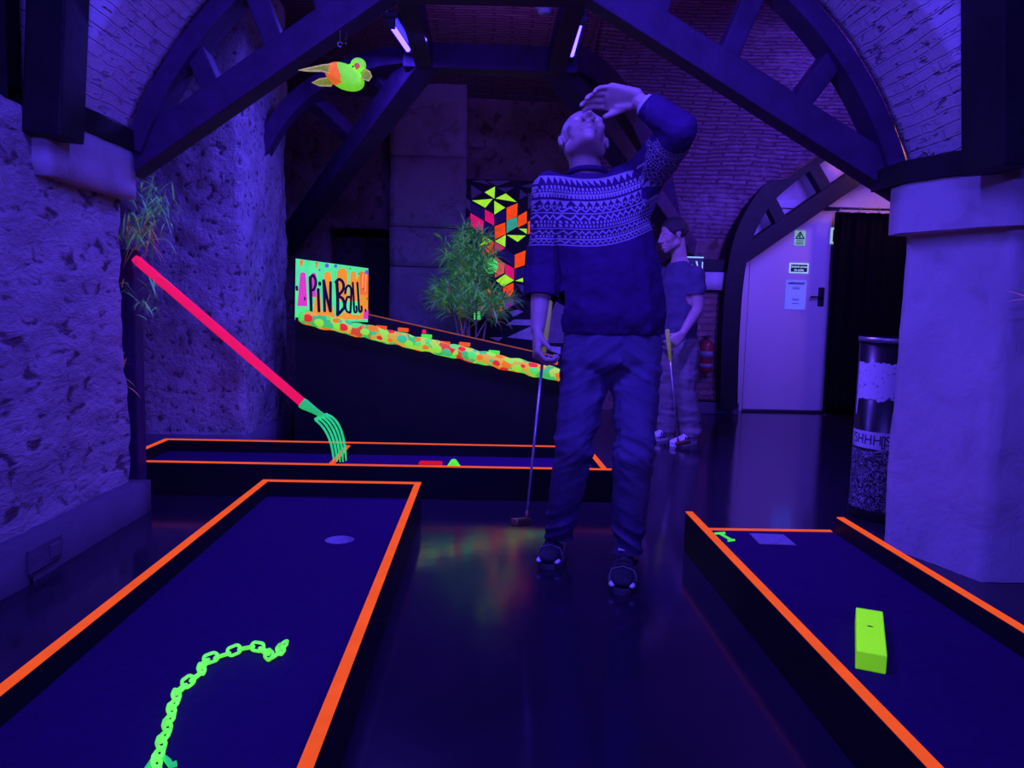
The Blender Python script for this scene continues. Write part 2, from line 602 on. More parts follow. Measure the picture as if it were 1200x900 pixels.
# the nearer bay overhead, behind and above the camera
bm = BM(); vault_sheet(bm, [(2.78, 2.95), (1.6, 2.98), (.2, 3.0), (-1.5, 2.98), (-2.9, 2.9)], -3.0, 5.2)
struct('ceiling_near', bm, BRICK_RED, smooth=True)

# second left pier, seen past the arch
bm = BM(); rough_block(bm, (-3.0, 4.66, 0), (-1.47, 5.66, 3.0), .035, .026, 3.4, skip='blt'); struct('wall_left_far', bm, STONE2, smooth=True)
bm = BM(); rough_block(bm, (-2.2, 4.60, 0), (-1.425, 5.69, .14), .08, .006, 3, skip='ld'); struct('baseboard_left_far', bm, PLINTH)
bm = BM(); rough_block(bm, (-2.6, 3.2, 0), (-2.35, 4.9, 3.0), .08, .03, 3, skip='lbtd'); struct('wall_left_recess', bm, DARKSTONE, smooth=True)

# back wall: door recess, pilaster, plain wall, pier
DL, DR, DT = P(386, 370, Y=7.2).x, P(456, 370, Y=7.2).x, P(430, 268, Y=7.2).z
bm = BM()
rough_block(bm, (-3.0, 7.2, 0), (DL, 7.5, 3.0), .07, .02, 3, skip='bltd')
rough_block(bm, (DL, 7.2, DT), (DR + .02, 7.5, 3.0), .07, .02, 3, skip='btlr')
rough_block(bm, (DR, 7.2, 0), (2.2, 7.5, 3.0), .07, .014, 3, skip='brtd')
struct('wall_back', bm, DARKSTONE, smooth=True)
bm = BM(); add_box(bm, (DL - .3, 7.95, 0), (DR + .3, 8.05, DT + .3)); struct('wall_back_recess', bm, DARKSTONE)
bm = BM()
add_box(bm, (DL + .28, 7.55, 0), (DR, 7.6, DT - .1), .006)
for q in (0, 1):
    for h0, h1 in ((.12, .62), (.72, DT - .25)):
        x0 = DL + .33 + q * (DR - DL - .28) / 2
        add_box(bm, (x0, 7.535, h0), (x0 + (DR - DL - .28) / 2 - .1, 7.555, h1), .006)
o = struct('door_2', bm, TIMBER_BLACK)
PL, PRR = P(457, 250, Y=6.95).x, P(545, 250, Y=6.95).x
bm = BM()
zs = [0, P(500, 313, Y=6.95).z, P(500, 266, Y=6.95).z, 2.25, 2.95]
for a, c in zip(zs, zs[1:]):
    rough_block(bm, (PL, 6.95, a + .004), (PRR, 7.3, c - .004), .06, .007, 3, skip='b')
struct('wall_pilaster', bm, mat_stone('grey_limestone', (.36, .30, .34), (.27, .21, .24), (.14, .09, .1), 2.5, 8, bump=.5, pitamt=.5))

# right-hand back pier with its impost and plinth
PX0, PX1 = 1.75, P(862, 400, Y=7.1).x
bm = BM(); rough_block(bm, (PX0, 7.08, .12), (PX1, 7.4, 1.16), .04, .012, 4, skip='b'); struct('wall_pier', bm, BRICK_PIER, smooth=True)
bm = BM(); rough_block(bm, (PX0 - .05, 7.0, P(840, 340, Y=7.0).z), (P(863, 330, Y=7.0).x, 7.4, P(840, 319, Y=7.0).z), .06, .005, 3); struct('trim_3', bm, PLASTER)
bm = BM(); add_box(bm, (PX0 - .02, 7.03, 0), (P(866, 480, Y=7.03).x, 7.4, .11), .01); struct('baseboard_back', bm, PLINTH)
# a dark timber plate over the impost
bm = BM(); add_box(bm, (PX0 - .1, 7.02, P(840, 318, Y=7.02).z), (P(868, 318, Y=7.02).x, 7.35, P(840, 304, Y=7.02).z), .006)
tag(obj('timber_plate', bm, TIMBER_BLACK), 'dark timber plate above the small impost beside the green exit sign', 'beam', 'timber plates on the imposts')

# white end wall with the door, lit from the room beyond
DY = 7.34
bm = BM(); add_box(bm, (2.2, DY, 0), (5.2, DY + .15, 3.0)); struct('wall_end', bm, WHITE_WALL)
dl, dr = P(872, 400, Y=DY).x, P(968, 400, Y=DY).x
dtop = P(920, 246, Y=DY).z
d1 = thing('door_1', None, None, (dl, DY, 0)); d1['kind'] = 'structure'
bm = BM(); add_box(bm, (dl, DY - .05, .02), (dr, DY, dtop), .006); obj('door_leaf', bm, WHITE_DOOR, d1)
bm = BM()
add_box(bm, (dl - .09, DY - .07, 0), (dl - .01, DY, dtop + .009), .006); add_box(bm, (dr + .01, DY - .07, 0), (dr + .09, DY, dtop + .009), .006)
add_box(bm, (dl - .09, DY - .07, dtop + .01), (dr + .09, DY, dtop + .09), .006)
obj('door_frame', bm, WHITE_DOOR, d1)
hp = P(962, 348, Y=DY - .05)
bm = BM(); add_box(bm, (hp.x - .03, DY - .058, hp.z - .09), (hp.x + .03, DY - .049, hp.z + .09), .003)
add_tube(bm, [hp + V((0, 0, 0)), hp + V((0, -.05, 0)), hp + V((-.04, -.055, 0)), hp + V((-.12, -.05, -.005))], .009)
obj('door_handle', bm, BLACK_METAL, d1)
# close the place off to the right and behind
bm = BM(); add_box(bm, (5.0, -3, 0), (5.2, 7.5, 3.1)); struct('wall_right_far', bm, DARKSTONE)

# ------------------------------------------------------------------ the timber framing
def curved_rib(bm, pts, w, h, n_per=6):
    pts = [V(p) for p in pts]
    out_ = []
    n = len(pts)
    for i in range(n - 1):
        p0, p1, p2, p3 = pts[max(i - 1, 0)], pts[i], pts[i + 1], pts[min(i + 2, n - 1)]
        for s in range(n_per):
            t = s / n_per
            out_.append(.5 * ((2 * p1) + (p2 - p0) * t + (2 * p0 - 5 * p1 + 4 * p2 - p3) * t * t + (3 * p1 - p0 - 3 * p2 + p3) * t ** 3))
    out_.append(pts[-1])
    rings = []
    for i, p in enumerate(out_):
        t = (out_[min(i + 1, len(out_) - 1)] - out_[max(i - 1, 0)]).normalized()
        y = V((0, 1, 0)); y = (y - t * y.dot(t)).normalized()
        x = t.cross(y)
        rings.append([bm.verts.new(p + x * sx * h / 2 + y * sy * w / 2) for sx, sy in ((-1, -1), (1, -1), (1, 1), (-1, 1))])
    for A, B in zip(rings, rings[1:]):
        for q in range(4): bm.faces.new((A[q], A[(q + 1) % 4], B[(q + 1) % 4], B[q]))
    bm.faces.new(rings[0]); bm.faces.new(rings[-1])

YL, YR = 3.50, 3.22                      # the nearer frame stands a little askew
fr = thing('timber_arch_frame', 'large dark timber arch frame with straight braces under the nearest brick arch', 'timber frame', (0, 3.36, 1.6), 'timber arch frames')
def fy(x): return 3.365 - .075 * (x - ACX) + .03
def FP(px, py):
    y = 3.36
    for _ in range(4): y = fy(P(px, py, Y=y).x)
    return P(px, py, Y=y)
bm = BM()
curved_rib(bm, [shear((ACX - (AR - .04) * math.cos(a), 3.37, ACZ + (AR - .04) * math.sin(a))) for a in [.37 + (PI - .68) * i / 24 for i in range(25)]], .14, .075, 2)
obj('curved_rib', bm, TIMBER, fr)
nL, nR = FP(458, -20), FP(690, -16)
for a, c in ((FP(150, 194), nL + (nL - FP(150, 194)) * .02), (FP(1062, 221), nR)):
    bm = BM(); add_beam(bm, a, c, .13, .125); obj('brace', bm, TIMBER, fr)
bm = BM(); add_beam(bm, nL - V((.06, 0, 0)), nR + V((.06, 0, 0)), .13, .13); obj('collar_beam', bm, TIMBER, fr)
for (a, c, w) in (((222, 40), (252, 108), .10), ((298, -14), (326, 60), .10), ((372, -40), (385, 20), .10),
                  ((996, 40), (930, 128), .10), ((890, -25), (848, 74), .10), ((800, -80), (765, 28), .10)):
    lo_, d_ = FP(*c), (FP(*a) - FP(*c)).normalized()
    t_ = 0
    while math.hypot((lo_ + d_ * t_).x - ACX, (lo_ + d_ * t_).z - ACZ) < AR - .06 and t_ < 1.2: t_ += .005
    bm = BM(); add_beam(bm, lo_, lo_ + d_ * t_, .11, w * .85, V((1, 0, .3))); obj('strut', bm, TIMBER, fr)

# near posts on the outer edge of the arch
bm = BM(); lp0, lp1 = P(73, 156, Y=2.80), P(88, -40, Y=2.80)
add_beam(bm, lp0 + V((-.03, 0, -.02)), lp1 + V((-.03, 0, .3)), .16, .13, V((1, 0, 0)))
add_box(bm, (-2.3, 1.0, 1.61), (-1.615, 2.70, 2.9), .01); add_box(bm, (-2.3, 2.69, 1.68), (-1.66, 2.86, 2.9), .01)
tag(obj('timber_post', bm, TIMBER_BLACK), 'dark timber post and planks rising from the left impost at the upper left corner', 'post', 'posts beside the arch')
bm = BM(); add_beam(bm, P(1172, 200, Y=2.56), P(1166, -60, Y=2.56) + V((0, 0, .2)), .22, .13, V((1, 0, 0)))
add_box(bm, (P(1192, 190, Y=2.56).x, 2.51, P(1192, 182, Y=2.56).z), (2.4, 2.60, 2.9), .006)
tag(obj('timber_post', bm, TIMBER_BLACK), 'dark timber post rising from the right impost at the upper right corner', 'post', 'posts beside the arch')

# the inner frame: collar, two hip braces, curved ribs and struts
Y2 = 4.65
fr2 = thing('timber_arch_frame', 'farther dark timber frame with flat collar behind the hanging bird', 'timber frame', (0, Y2, 1.6), 'timber arch frames')
n2L, n2R = P(498, 68, Y=Y2), P(652, 74, Y=Y2)
bm = BM(); add_beam(bm, n2L - V((.12, 0, 0)), n2R + V((.12, 0, 0)), .14, .14); obj('collar_beam', bm, TIMBER, fr2)
eL, eR = P(332, 291, Y=6.95), P(806, 292, Y=7.0)
for a, c in ((n2L, eL), (n2R, eR)):
    bm = BM(); add_beam(bm, a, c, .15, .15); obj('brace', bm, TIMBER, fr2)
bm = BM(); curved_rib(bm, [P(488, 66, Y=4.7), P(440, 73, Y=4.85), P(398, 88, Y=5.0), P(360, 110, Y=5.15), P(330, 140, Y=5.2), P(300, 190, Y=5.2)], .12, .10); obj('curved_rib', bm, TIMBER, fr2)
bm = BM(); curved_rib(bm, [P(664, 68, Y=4.7), P(708, 97, Y=5.1), P(748, 155, Y=5.9), P(775, 215, Y=6.5), P(788, 275, Y=7.0)], .14, .15); obj('curved_rib', bm, TIMBER, fr2)
for a, c in ((P(356, 106, Y=5.2), P(420, 168, Y=5.7)), (P(430, 72, Y=5.0), P(462, 112, Y=5.1))):
    bm = BM(); add_beam(bm, a, c, .10, .09); obj('strut', bm, TIMBER, fr2)

# purlins running from the nearer frame to the inner one
for side, n2, n1, lab in (('l', n2L, nL, 'long dark roof timber carrying the left ultraviolet tube'), ('r', n2R, nR, 'long dark roof timber carrying the right ultraviolet tube')):
    bm = BM(); add_beam(bm, n2 + V((0, .1, 0)), V((n2.x, 3.3, n2.z + .02)), .10, .14)
    tag(obj('roof_timber', bm, TIMBER), lab, 'beam', 'roof timbers carrying the tubes')

# the small arch frame before the white door
Y3 = 7.0
fr3 = thing('timber_arch_frame', 'small dark timber arch frame before the white door', 'timber frame', (2.2, Y3, 0), 'timber arch frames')
bm = BM(); curved_rib(bm, [P(851, 478, Y=Y3), P(853, 400, Y=Y3), P(858, 330, Y=Y3), P(868, 280, Y=Y3), P(890, 237, Y=Y3), P(920, 208, Y=Y3), P(960, 180, Y=Y3), P(1010, 158, Y=Y3), P(1070, 150, Y=Y3)], .16, .16, 5)
obj('curved_rib', bm, TIMBER_BLACK, fr3)
bm = BM(); add_beam(bm, P(868, 300, Y=Y3), P(1018, 196, Y=Y3), .13, .15); obj('brace', bm, TIMBER_BLACK, fr3)
for a, c in (((946, 188), (968, 226)), ((898, 230), (914, 262)), ((1010, 160), (1026, 196))):
    bm = BM(); add_beam(bm, P(*a, Y=Y3), P(*c, Y=Y3), .11, .11, V((1, 0, 0))); obj('strut', bm, TIMBER_BLACK, fr3)
bm = BM(); add_beam(bm, P(1018, 196, Y=Y3), P(1110, 178, Y=Y3), .13, .15); obj('collar_beam', bm, TIMBER_BLACK, fr3)
# dark post of the same timber standing past the left pier
bm = BM(); a, c = P(158, 530, Y=3.72), P(158, 318, Y=3.72)
add_beam(bm, (a.x, 3.72, 0), (a.x, 3.72, c.z + .1), .075, .09, V((0, 1, 0)))
tag(obj('timber_post', bm, TIMBER), 'slim dark upright post beside the left pier below the hanging plant', 'post', 'posts beside the arch')
# ------------------------------------------------------------------ mini-golf lanes
RIM, BED = .16, .092

def felt_slab(bm, x0, x1, y0, y1, z, hole=None, r=.054):
    nx, ny = 24, 60
    if hole is None:
        add_box(bm, (x0, y0, z - .03), (x1, y1, z))
        return
    hx, hy = hole
    ov = [bm.verts.new((x, y, z)) for x, y in ((x0, y0), (x1, y0), (x1, y1), (x0, y1))]
    oe = [bm.edges.new((ov[i], ov[(i + 1) % 4])) for i in range(4)]
    hv = [bm.verts.new((hx + r * math.cos(2 * PI * i / 32), hy + r * math.sin(2 * PI * i / 32), z)) for i in range(32)]
    he = [bm.edges.new((hv[i], hv[(i + 1) % 32])) for i in range(32)]
    bmesh.ops.triangle_fill(bm, edges=oe + he, use_beauty=True)
    lo = [bm.verts.new(v.co - V((0, 0, .03))) for v in ov]
    for i in range(4): bm.faces.new((ov[i], ov[(i + 1) % 4], lo[(i + 1) % 4], lo[i]))

def rail(par, x0, x1, y0, y1, z1=RIM, strip=True, z0=0.0, label=None):
    bm = BM(); add_box(bm, (x0, y0, z0), (x1, y1, z1 - .004), .002)
    r = obj('rail', bm, BLACK_WOOD, par)
    if strip:
        bm = BM(); add_box(bm, (x0 + .001, y0 + .001, z1 - .004), (x1 - .001, y1 - .001, z1), .001)
        obj('orange_edge', bm, ORANGE, r, label='fluorescent orange painted top edge')
    return r

RW = .030
# left lane, holding the chain
X0, X1, Y0, Y1 = -1.0, -.288, -.6, 3.43
l1 = thing('minigolf_lane', 'long low black minigolf lane at lower left with green chain and one hole', 'minigolf lane', ((X0 + X1) / 2, 1.5, 0), 'minigolf lanes')
rail(l1, X0, X0 + RW, Y0, Y1); rail(l1, X1 - RW, X1, Y0, Y1); rail(l1, X0 + RW, X1 - RW, Y1 - RW, Y1)
hole = P(398, 632, z=BED)
bm = BM(); felt_slab(bm, X0 + RW, X1 - RW, Y0, Y1 - RW, BED, (hole.x, hole.y)); obj('felt_bed', bm, FELT, l1)
bm = BM(); add_lathe(bm, [(.0, -.085), (.0535, -.085), (.0535, -.002), (.0515, -.002), (.0515, -.08), (0, -.08)], (hole.x, hole.y, BED), 32)
obj('hole_cup', bm, mat_basic('grey_cup_plastic', (.34, .3, .4), None, 30, .35), l1)
# crosswise lane behind it, with the giant fork
x0, x1, y0, y1 = -1.835, .655, 3.765, 4.40
l2 = thing('minigolf_lane', 'crosswise low black minigolf lane under the giant fork and pinball table', 'minigolf lane', ((x0 + x1) / 2, y0, 0), 'minigolf lanes')
rail(l2, x0, x1, y0, y0 + RW); rail(l2, x0, x1 - .12, y1 - RW, y1); rail(l2, x0, x0 + RW, y0 + RW, y1 - RW); rail(l2, x1 - RW, x1, y0 + RW, y1 - RW, .10, False)
bm = BM(); felt_slab(bm, x0 + RW, x1 - RW, y0 + RW, y1 - RW, BED); obj('felt_bed', bm, FELT, l2)
def divider(a, c):
    bm = BM(); add_beam(bm, V((a.x, a.y, .115)), V((c.x, c.y, .115)), .028, .05, bevel=.002); d_ = obj('divider', bm, BLACK_WOOD, l2)
    bm = BM(); add_beam(bm, V((a.x, a.y, .143)), V((c.x, c.y, .143)), .028, .005, bevel=.001); obj('orange_edge', bm, ORANGE, d_, label='fluorescent orange painted top edge')
divider(P(388, 545, z=.14), P(411, 519, z=.14)); divider(P(708, 550, z=.14), P(690, 528, z=.14))
# right lane, with the green block
u0, u1, v0, v1 = .808, 1.432, -.6, 3.0
l3 = thing('minigolf_lane', 'low black minigolf lane at lower right with green block and numeral one', 'minigolf lane', ((u0 + u1) / 2, 1.5, 0), 'minigolf lanes')
rail(l3, u0, u0 + RW, v0, v1); rail(l3, u1 - RW, u1, v0, v1 - .05); rail(l3, u0 + RW, u1 - RW, v1 - .03, v1 - .006, BED + .003)
bm = BM(); felt_slab(bm, u0 + RW, u1 - RW, v0, v1 - .03, BED); obj('felt_bed', bm, FELT, l3)
bm = BM()
z_ = BED + .0015
# the painted numeral 1, seen lying on the bed
q = [(836.8, 624.4), (849.7, 623.4), (850.3, 625.9), (847.4, 626.2), (858.4, 632.1), (861, 631.8), (861.6, 633.8), (853, 635), (852.4, 633.2), (854.4, 632.9), (842.8, 626.2), (838.3, 626.6)]
add_prism(bm, [P(a, c, z=z_) for a, c in q], (0, 0, .0012)); obj('numeral', bm, GREEN, l3, label='fluorescent green numeral 1 on the bed')
bm = BM(); add_prism(bm, [P(a, c, z=z_) for a, c in ((878, 625.5), (918, 627), (933, 639.5), (890, 638))], (0, 0, .003)); obj('tee_mat', bm, mat_basic('grey_rubber_tee', (.30, .28, .38), None, 30, .8), l3, label='grey rubber tee mat')

# the green block with a screw slot
bm = BM()
b0, b1 = P(1001, 784, z=BED), P(1037, 791, z=BED)
t0, t1 = P(1004, 712, z=BED + .048), P(1037, 716, z=BED + .048)
dx = (b1 - b0); dl_ = V((0, 0, 0)) + (t0 - b0); dl_.z = 0
ctr = b0 + dx / 2 + dl_ / 2
xa = dx.normalized(); ya = V((-xa.y, xa.x, 0))
Lb, Wb, Hb = dl_.length, dx.length, .048
M = basis((ctr.x, ctr.y, BED + .001), xa, ya)
add_box(bm, (-Wb / 2, -Lb / 2, 0), (Wb / 2, Lb / 2, Hb), .003, 0, M)
blk = thing('wooden_block', 'fluorescent yellow-green wooden block lying on the right minigolf lane', 'block', (ctr.x, ctr.y, BED))
obj('block_body', bm, YELLOWGREEN, blk)
bm = BM(); add_box(bm, (-.007, .02, Hb - .0005), (.006, .027, Hb + .0006), 0, 0, M); obj('screw_slot', bm, BLACK_WOOD, blk, label='dark screw slot')

# ------------------------------------------------------------------ the chain
cp = [(333, 749), (331, 757), (325, 763), (318, 768), (312, 762), (306, 755), (299, 754), (288, 755.5), (277, 758), (265, 763.5), (254, 766.5), (243, 768), (238, 774), (237, 782), (232, 788), (225, 793), (217, 798), (210, 804), (206, 813), (203, 822), (200, 832), (198, 841), (195, 851), (192, 860), (188, 869), (186, 878), (184, 887), (182, 896), (180, 906), (178, 916), (176, 926)]
cpts = [P(a, c, z=BED + .018) for a, c in cp]
chain = thing('plastic_chain', 'fluorescent green plastic chain snaking along the left minigolf lane', 'chain', (cpts[12].x, cpts[12].y, BED))
acc = [0]
for a, c in zip(cpts, cpts[1:]): acc.append(acc[-1] + (c - a).length)
def along(s):
    s = max(0, min(acc[-1] - 1e-6, s))
    for i in range(len(acc) - 1):
        if acc[i + 1] >= s:
            return cpts[i].lerp(cpts[i + 1], (s - acc[i]) / max(1e-9, acc[i + 1] - acc[i]))
pitch_, Lk, Wk, rk = .0315, .0435, .0285, .0040
nlk = int(acc[-1] / pitch_)
CHAINM = mat_glow('fluorescent_chain_green', (.16, .95, .09), .85, .9, .25, 18)
for i in range(nlk):
    a, c = along(i * pitch_), along((i + 1) * pitch_)
    d = (c - a).normalized()
    s = V((-d.y, d.x, 0))
    tilt = .55 if i % 2 == 0 else -.95
    w = (s * math.cos(tilt) + V((0, 0, 1)) * math.sin(tilt)).normalized()
    mid = (a + c) / 2
    st, rr = (Lk - Wk) / 2, Wk / 2 - rk
    pts = []
    for q in range(20):
        an = 2 * PI * q / 20
        pts.append(mid + d * (math.cos(an) * rr + (st if math.cos(an) > 0 else -st)) + w * (math.sin(an) * rr))
    lowest = min(p.z for p in pts) - rk
    pts = [p + V((0, 0, max(BED + .0005 - lowest, -.02 if lowest > BED else 0) if lowest < BED else BED + .0005 - lowest)) for p in pts]
    bm = BM(); add_tube(bm, pts, rk, 8, closed=True); obj('link', bm, CHAINM, chain, True)
# the little bracket that holds its near end
bm = BM()
g = [P(a, c, z=BED + .004) for a, c in ((170, 905), (178, 893), (190, 886), (197, 892), (200, 897), (207, 895))]
add_tube(bm, g, .006, 8)
obj('clip', bm, GREENPALE, chain, True, label='mint green plastic clip at the chain end')

# ------------------------------------------------------------------ the giant fork
f0, f1 = P(157, 302, Y=3.60), P(357, 474, Y=3.83)
f2 = P(378, 487, Y=3.845)
fork = thing('giant_fork', 'giant garden fork with pink handle and green tines leaning beside the left pier', 'fork', tuple(f2))
bm = BM(); add_tube(bm, [f0, f0.lerp(f1, .02), f1], [.016, .0215, .0225], 16); obj('handle', bm, PINK, fork, True, label='fluorescent pink round handle')
d, s, n = frame(f2 - f1)
bm = BM(); add_tube(bm, [f1 - d * .02, f1, f1.lerp(f2, .55), f2], [.026, .027, .017, .013], 14); obj('socket', bm, GREENPALE, fork, True, label='mint green socket')
tips = [(391, 539.5), (395, 541), (398.6, 541.5), (402, 541.5), (405.5, 540)]
heads = [(369.5, 492), (373, 489.8), (376.5, 488), (380, 486.8), (383.5, 486)]
mids = [(384.5, 511), (388.3, 509), (392, 507), (395.6, 505), (399, 502.5)]
FORKM = mat_glow('fluorescent_fork_green', (.03, .72, .22), .78, .5, .15)
ends = []
for i in range(5):
    yy = 3.90 + .03 * i
    yy = 3.825 + .012 * i
    a = P(*heads[i], Y=yy); c = P(*mids[i], Y=yy)
    ti = P(tips[i][0], tips[i][1], Y=yy)
    ti.z = max(ti.z, BED + .008)
    # smooth arc through three points
    pts = []
    for q in range(13):
        t = q / 12
        b_ = 2 * c - (a + ti) / 2
        pts.append(a * (1 - t) ** 2 + b_ * 2 * t * (1 - t) + ti * t * t)
    bm = BM(); add_tube(bm, pts, [.0058] * 11 + [.0048, .003], 10); obj('tine', bm, FORKM, fork, True)
    ends.append(a)
bm = BM(); add_tube(bm, ends, .009, 10); obj('tine_bar', bm, FORKM, fork, True)

# little red and green obstacles lying in the crosswise lane
lo = P(491, 547, Y=3.86); hi = P(518, 541, Y=3.86)
bm = BM()
add_box(bm, (lo.x, 3.83, BED), (hi.x, 3.90, P(500, 541.5, Y=3.86).z), .008)
for q in range(9):
    xx = lo.x + .008 + (hi.x - lo.x - .016) * q / 8
    add_ellipsoid(bm, (xx, 3.845 + .035 * (q % 2), P(500, 541.8, Y=3.86).z - .002), (.011, .013, .007), 1)
tag(obj('obstacle_block', bm, mat_glow('fluorescent_red', (.70, .01, .03), .72, .4), smooth=True), 'small lumpy red obstacle on the crosswise minigolf lane', 'obstacle')
bm = BM()
w0, w1, wt = P(519, 547, Y=3.86), P(545, 547, Y=3.86), P(531, 540, Y=3.86)
for yy, sc in ((3.82, 0),):
    pr = [(w0.x, BED), (w1.x + .01, BED), (w1.x, BED + .008), (wt.x + .012, wt.z - .002), (wt.x, wt.z), (wt.x - .012, wt.z - .004), (w0.x, BED + .012)]
    add_prism(bm, [(x, 3.82, z) for x, z in pr], (0, .09, 0))
tag(obj('obstacle_wedge', bm, mat_glow('fluorescent_lime', (.10, .95, .04), .9, .4)), 'small green wedge obstacle beside the red one on the crosswise lane', 'obstacle')

# ------------------------------------------------------------------ the pinball table
m, nt, out = new_mat('dotted_fluorescent_tube')
k = NT(nt)
uv = k.n('ShaderNodeTexCoord').outputs['UV']
vo = k.n('ShaderNodeTexVoronoi'); k.put(vo.inputs['Vector'], uv); vo.inputs['Scale'].default_value = 17; vo.inputs['Randomness'].default_value = .6
sx = k.n('ShaderNodeSeparateColor'); k.put(sx.inputs[0], vo.outputs['Color'])
cols = [(0, (.82, .03, .03)), (.17, (.90, .22, .015)), (.34, (.10, .85, .10)), (.52, (.30, .90, .05)), (.68, (.05, .62, .15)), (.88, (.92, .40, .04))]
dots = k.ramp(sx.outputs[0], cols, 'CONSTANT')
edge = k.ramp(vo.outputs['Distance'], [(.54, (0, 0, 0, 1)), (.58, (1, 1, 1, 1))])
vo2 = k.n('ShaderNodeTexVoronoi'); k.put(vo2.inputs['Vector'], uv); vo2.inputs['Scale'].default_value = 12
s2 = k.n('ShaderNodeSeparateColor'); k.put(s2.inputs[0], vo2.outputs['Color'])
back = k.ramp(s2.outputs[1], [(0, (.06, .55, .10)), (.3, (.70, .45, .04)), (.6, (.45, .75, .06)), (.85, (.7, .08, .03))], 'CONSTANT')
colr = k.mix(edge, dots, back)
e = k.n('ShaderNodeEmission'); k.put(e.inputs[0], colr); e.inputs[1].default_value = .8
dd = k.n('ShaderNodeBsdfDiffuse'); vm = k.n('ShaderNodeVectorMath', operation='SCALE'); k.put(vm.inputs[0], colr); vm.inputs[3].default_value = .8; k.put(dd.inputs[0], vm.outputs[0])
a_ = k.n('ShaderNodeAddShader'); nt.links.new(e.outputs[0], a_.inputs[0]); nt.links.new(dd.outputs[0], a_.inputs[1]); nt.links.new(a_.outputs[0], out.inputs[0])
DOTS = m

TY0, TY1 = 5.0, 5.78
A0, A1 = P(346, 372, Y=TY0), P(664, 443, Y=TY0)          # near top edge, high end to low end
slope = (A1.z - A0.z) / (A1.x - A0.x)
XE = A1.x
def tz(x): return A0.z + slope * (x - A0.x)
XS = A0.x
pin = thing('pinball_table', 'big black sloping pinball table with a dotted fluorescent tube along its edge', 'pinball table', ((XS + XE) / 2, TY0, 0))
bm = BM()
add_prism(bm, [(XS, TY0, 0), (XE, TY0, 0), (XE, TY0, tz(XE)), (XS, TY0, tz(XS))], (0, .03, 0)); obj('side_panel', bm, BLACK_WOOD, pin)
bm = BM()
zb = P(431, 369, Y=TY1).z - tz(P(431, 369, Y=TY1).x)
add_prism(bm, [(XS, TY1, 0), (XE, TY1, 0), (XE, TY1, tz(XE) + zb), (XS, TY1, tz(XS) + zb)], (0, .03, 0)); sp = obj('side_panel', bm, BLACK_WOOD, pin)
bm = BM(); add_beam(bm, (XS, TY1 + .012, tz(XS) + zb + .004), (XE, TY1 + .012, tz(XE) + zb + .004), .022, .008, bevel=.001); obj('orange_edge', bm, mat_glow('dim_orange_edge', (.5, .10, .05), .5, .4), sp, label='thin orange painted edge')
bm = BM(); add_prism(bm, [(XS, TY0 + .03, 0), (XS, TY1, 0), (XS, TY1, tz(XS)), (XS, TY0 + .03, tz(XS))], (.03, 0, 0)); obj('end_panel', bm, BLACK_WOOD, pin)
bm = BM(); add_prism(bm, [(XE - .03, TY0 + .03, 0), (XE - .03, TY1, 0), (XE - .03, TY1, tz(XE)), (XE - .03, TY0 + .03, tz(XE))], (.03, 0, 0)); obj('end_panel', bm, BLACK_WOOD, pin)
bm = BM(); add_prism(bm, [(XS + .03, TY0 + .03, tz(XS) - .10), (XE - .03, TY0 + .03, tz(XE) - .10), (XE - .03, TY1, tz(XE) - .10), (XS + .03, TY1, tz(XS) - .10)], (0, 0, .02)); obj('playing_field', bm, mat_basic('dark_playfield', (.02, .015, .03), None, 10, .5), pin)
# padded tube along the near edge
bm = BM()
uvl = bm.loops.layers.uv.verify()
t0, t1 = P(351, 371, Y=TY0 - .01), P(657, 440, Y=TY0 - .01)
pts = [t0.lerp(t1, i / 60) + V((0, 0, .004 * math.sin(i * .9))) for i in range(61)]
rings = add_tube(bm, pts, [.030] + [.044 + .003 * math.sin(i * 1.7) for i in range(59)] + [.040], 18)
bm.verts.index_update()
idx = {}
for i, r in enumerate(rings):
    for q, v in enumerate(r): idx[v] = (i, q)
Lt = (t1 - t0).length
for f in bm.faces:
    ks = [idx[l.vert] for l in f.loops]
    wrap = max(q for _, q in ks) - min(q for _, q in ks) > 9
    for l, (i, q) in zip(f.loops, ks):
        if wrap and q < 9: q += 18
        l[uvl].uv = (i / 60 * Lt, q / 18 * .33)
obj('padded_tube', bm, DOTS, pin, True, label='padded tube painted with fluorescent dots')
# short bumpers glowing beyond the tube
for px_, py_, w_, mt in ((447, 384, 12, ORANGE), (472.5, 386.5, 12, ORANGE), (500, 394, 12, GREEN), (521.5, 402.5, 12, ORANGE), (544.5, 403.5, 13, ORANGE), (579, 413, 13, GREEN), (647, 424.5, 13, ORANGE), (474, 393.5, 13, GREEN), (497, 388.5, 4, PINK)):
    yy = TY0 + (.16 if py_ - (384 + (px_ - 447) * .226) > -1 else .30)
    c = P(px_, py_, Y=yy); hw = w_ / 900 * yy / 2
    bm = BM(); add_beam(bm, c + V((-hw, 0, -slope * hw * .35)), c + V((hw, 0, slope * hw * .35)), .05, .026, bevel=.005)
    b_ = obj('bumper', bm, mt, pin)
    bm = BM(); add_tube(bm, [V((c.x, yy, tz(c.x) - .082)), V((c.x, yy, c.z - .012))], .008, 8)
    obj('bumper_post', bm, BLACK_METAL, b_)

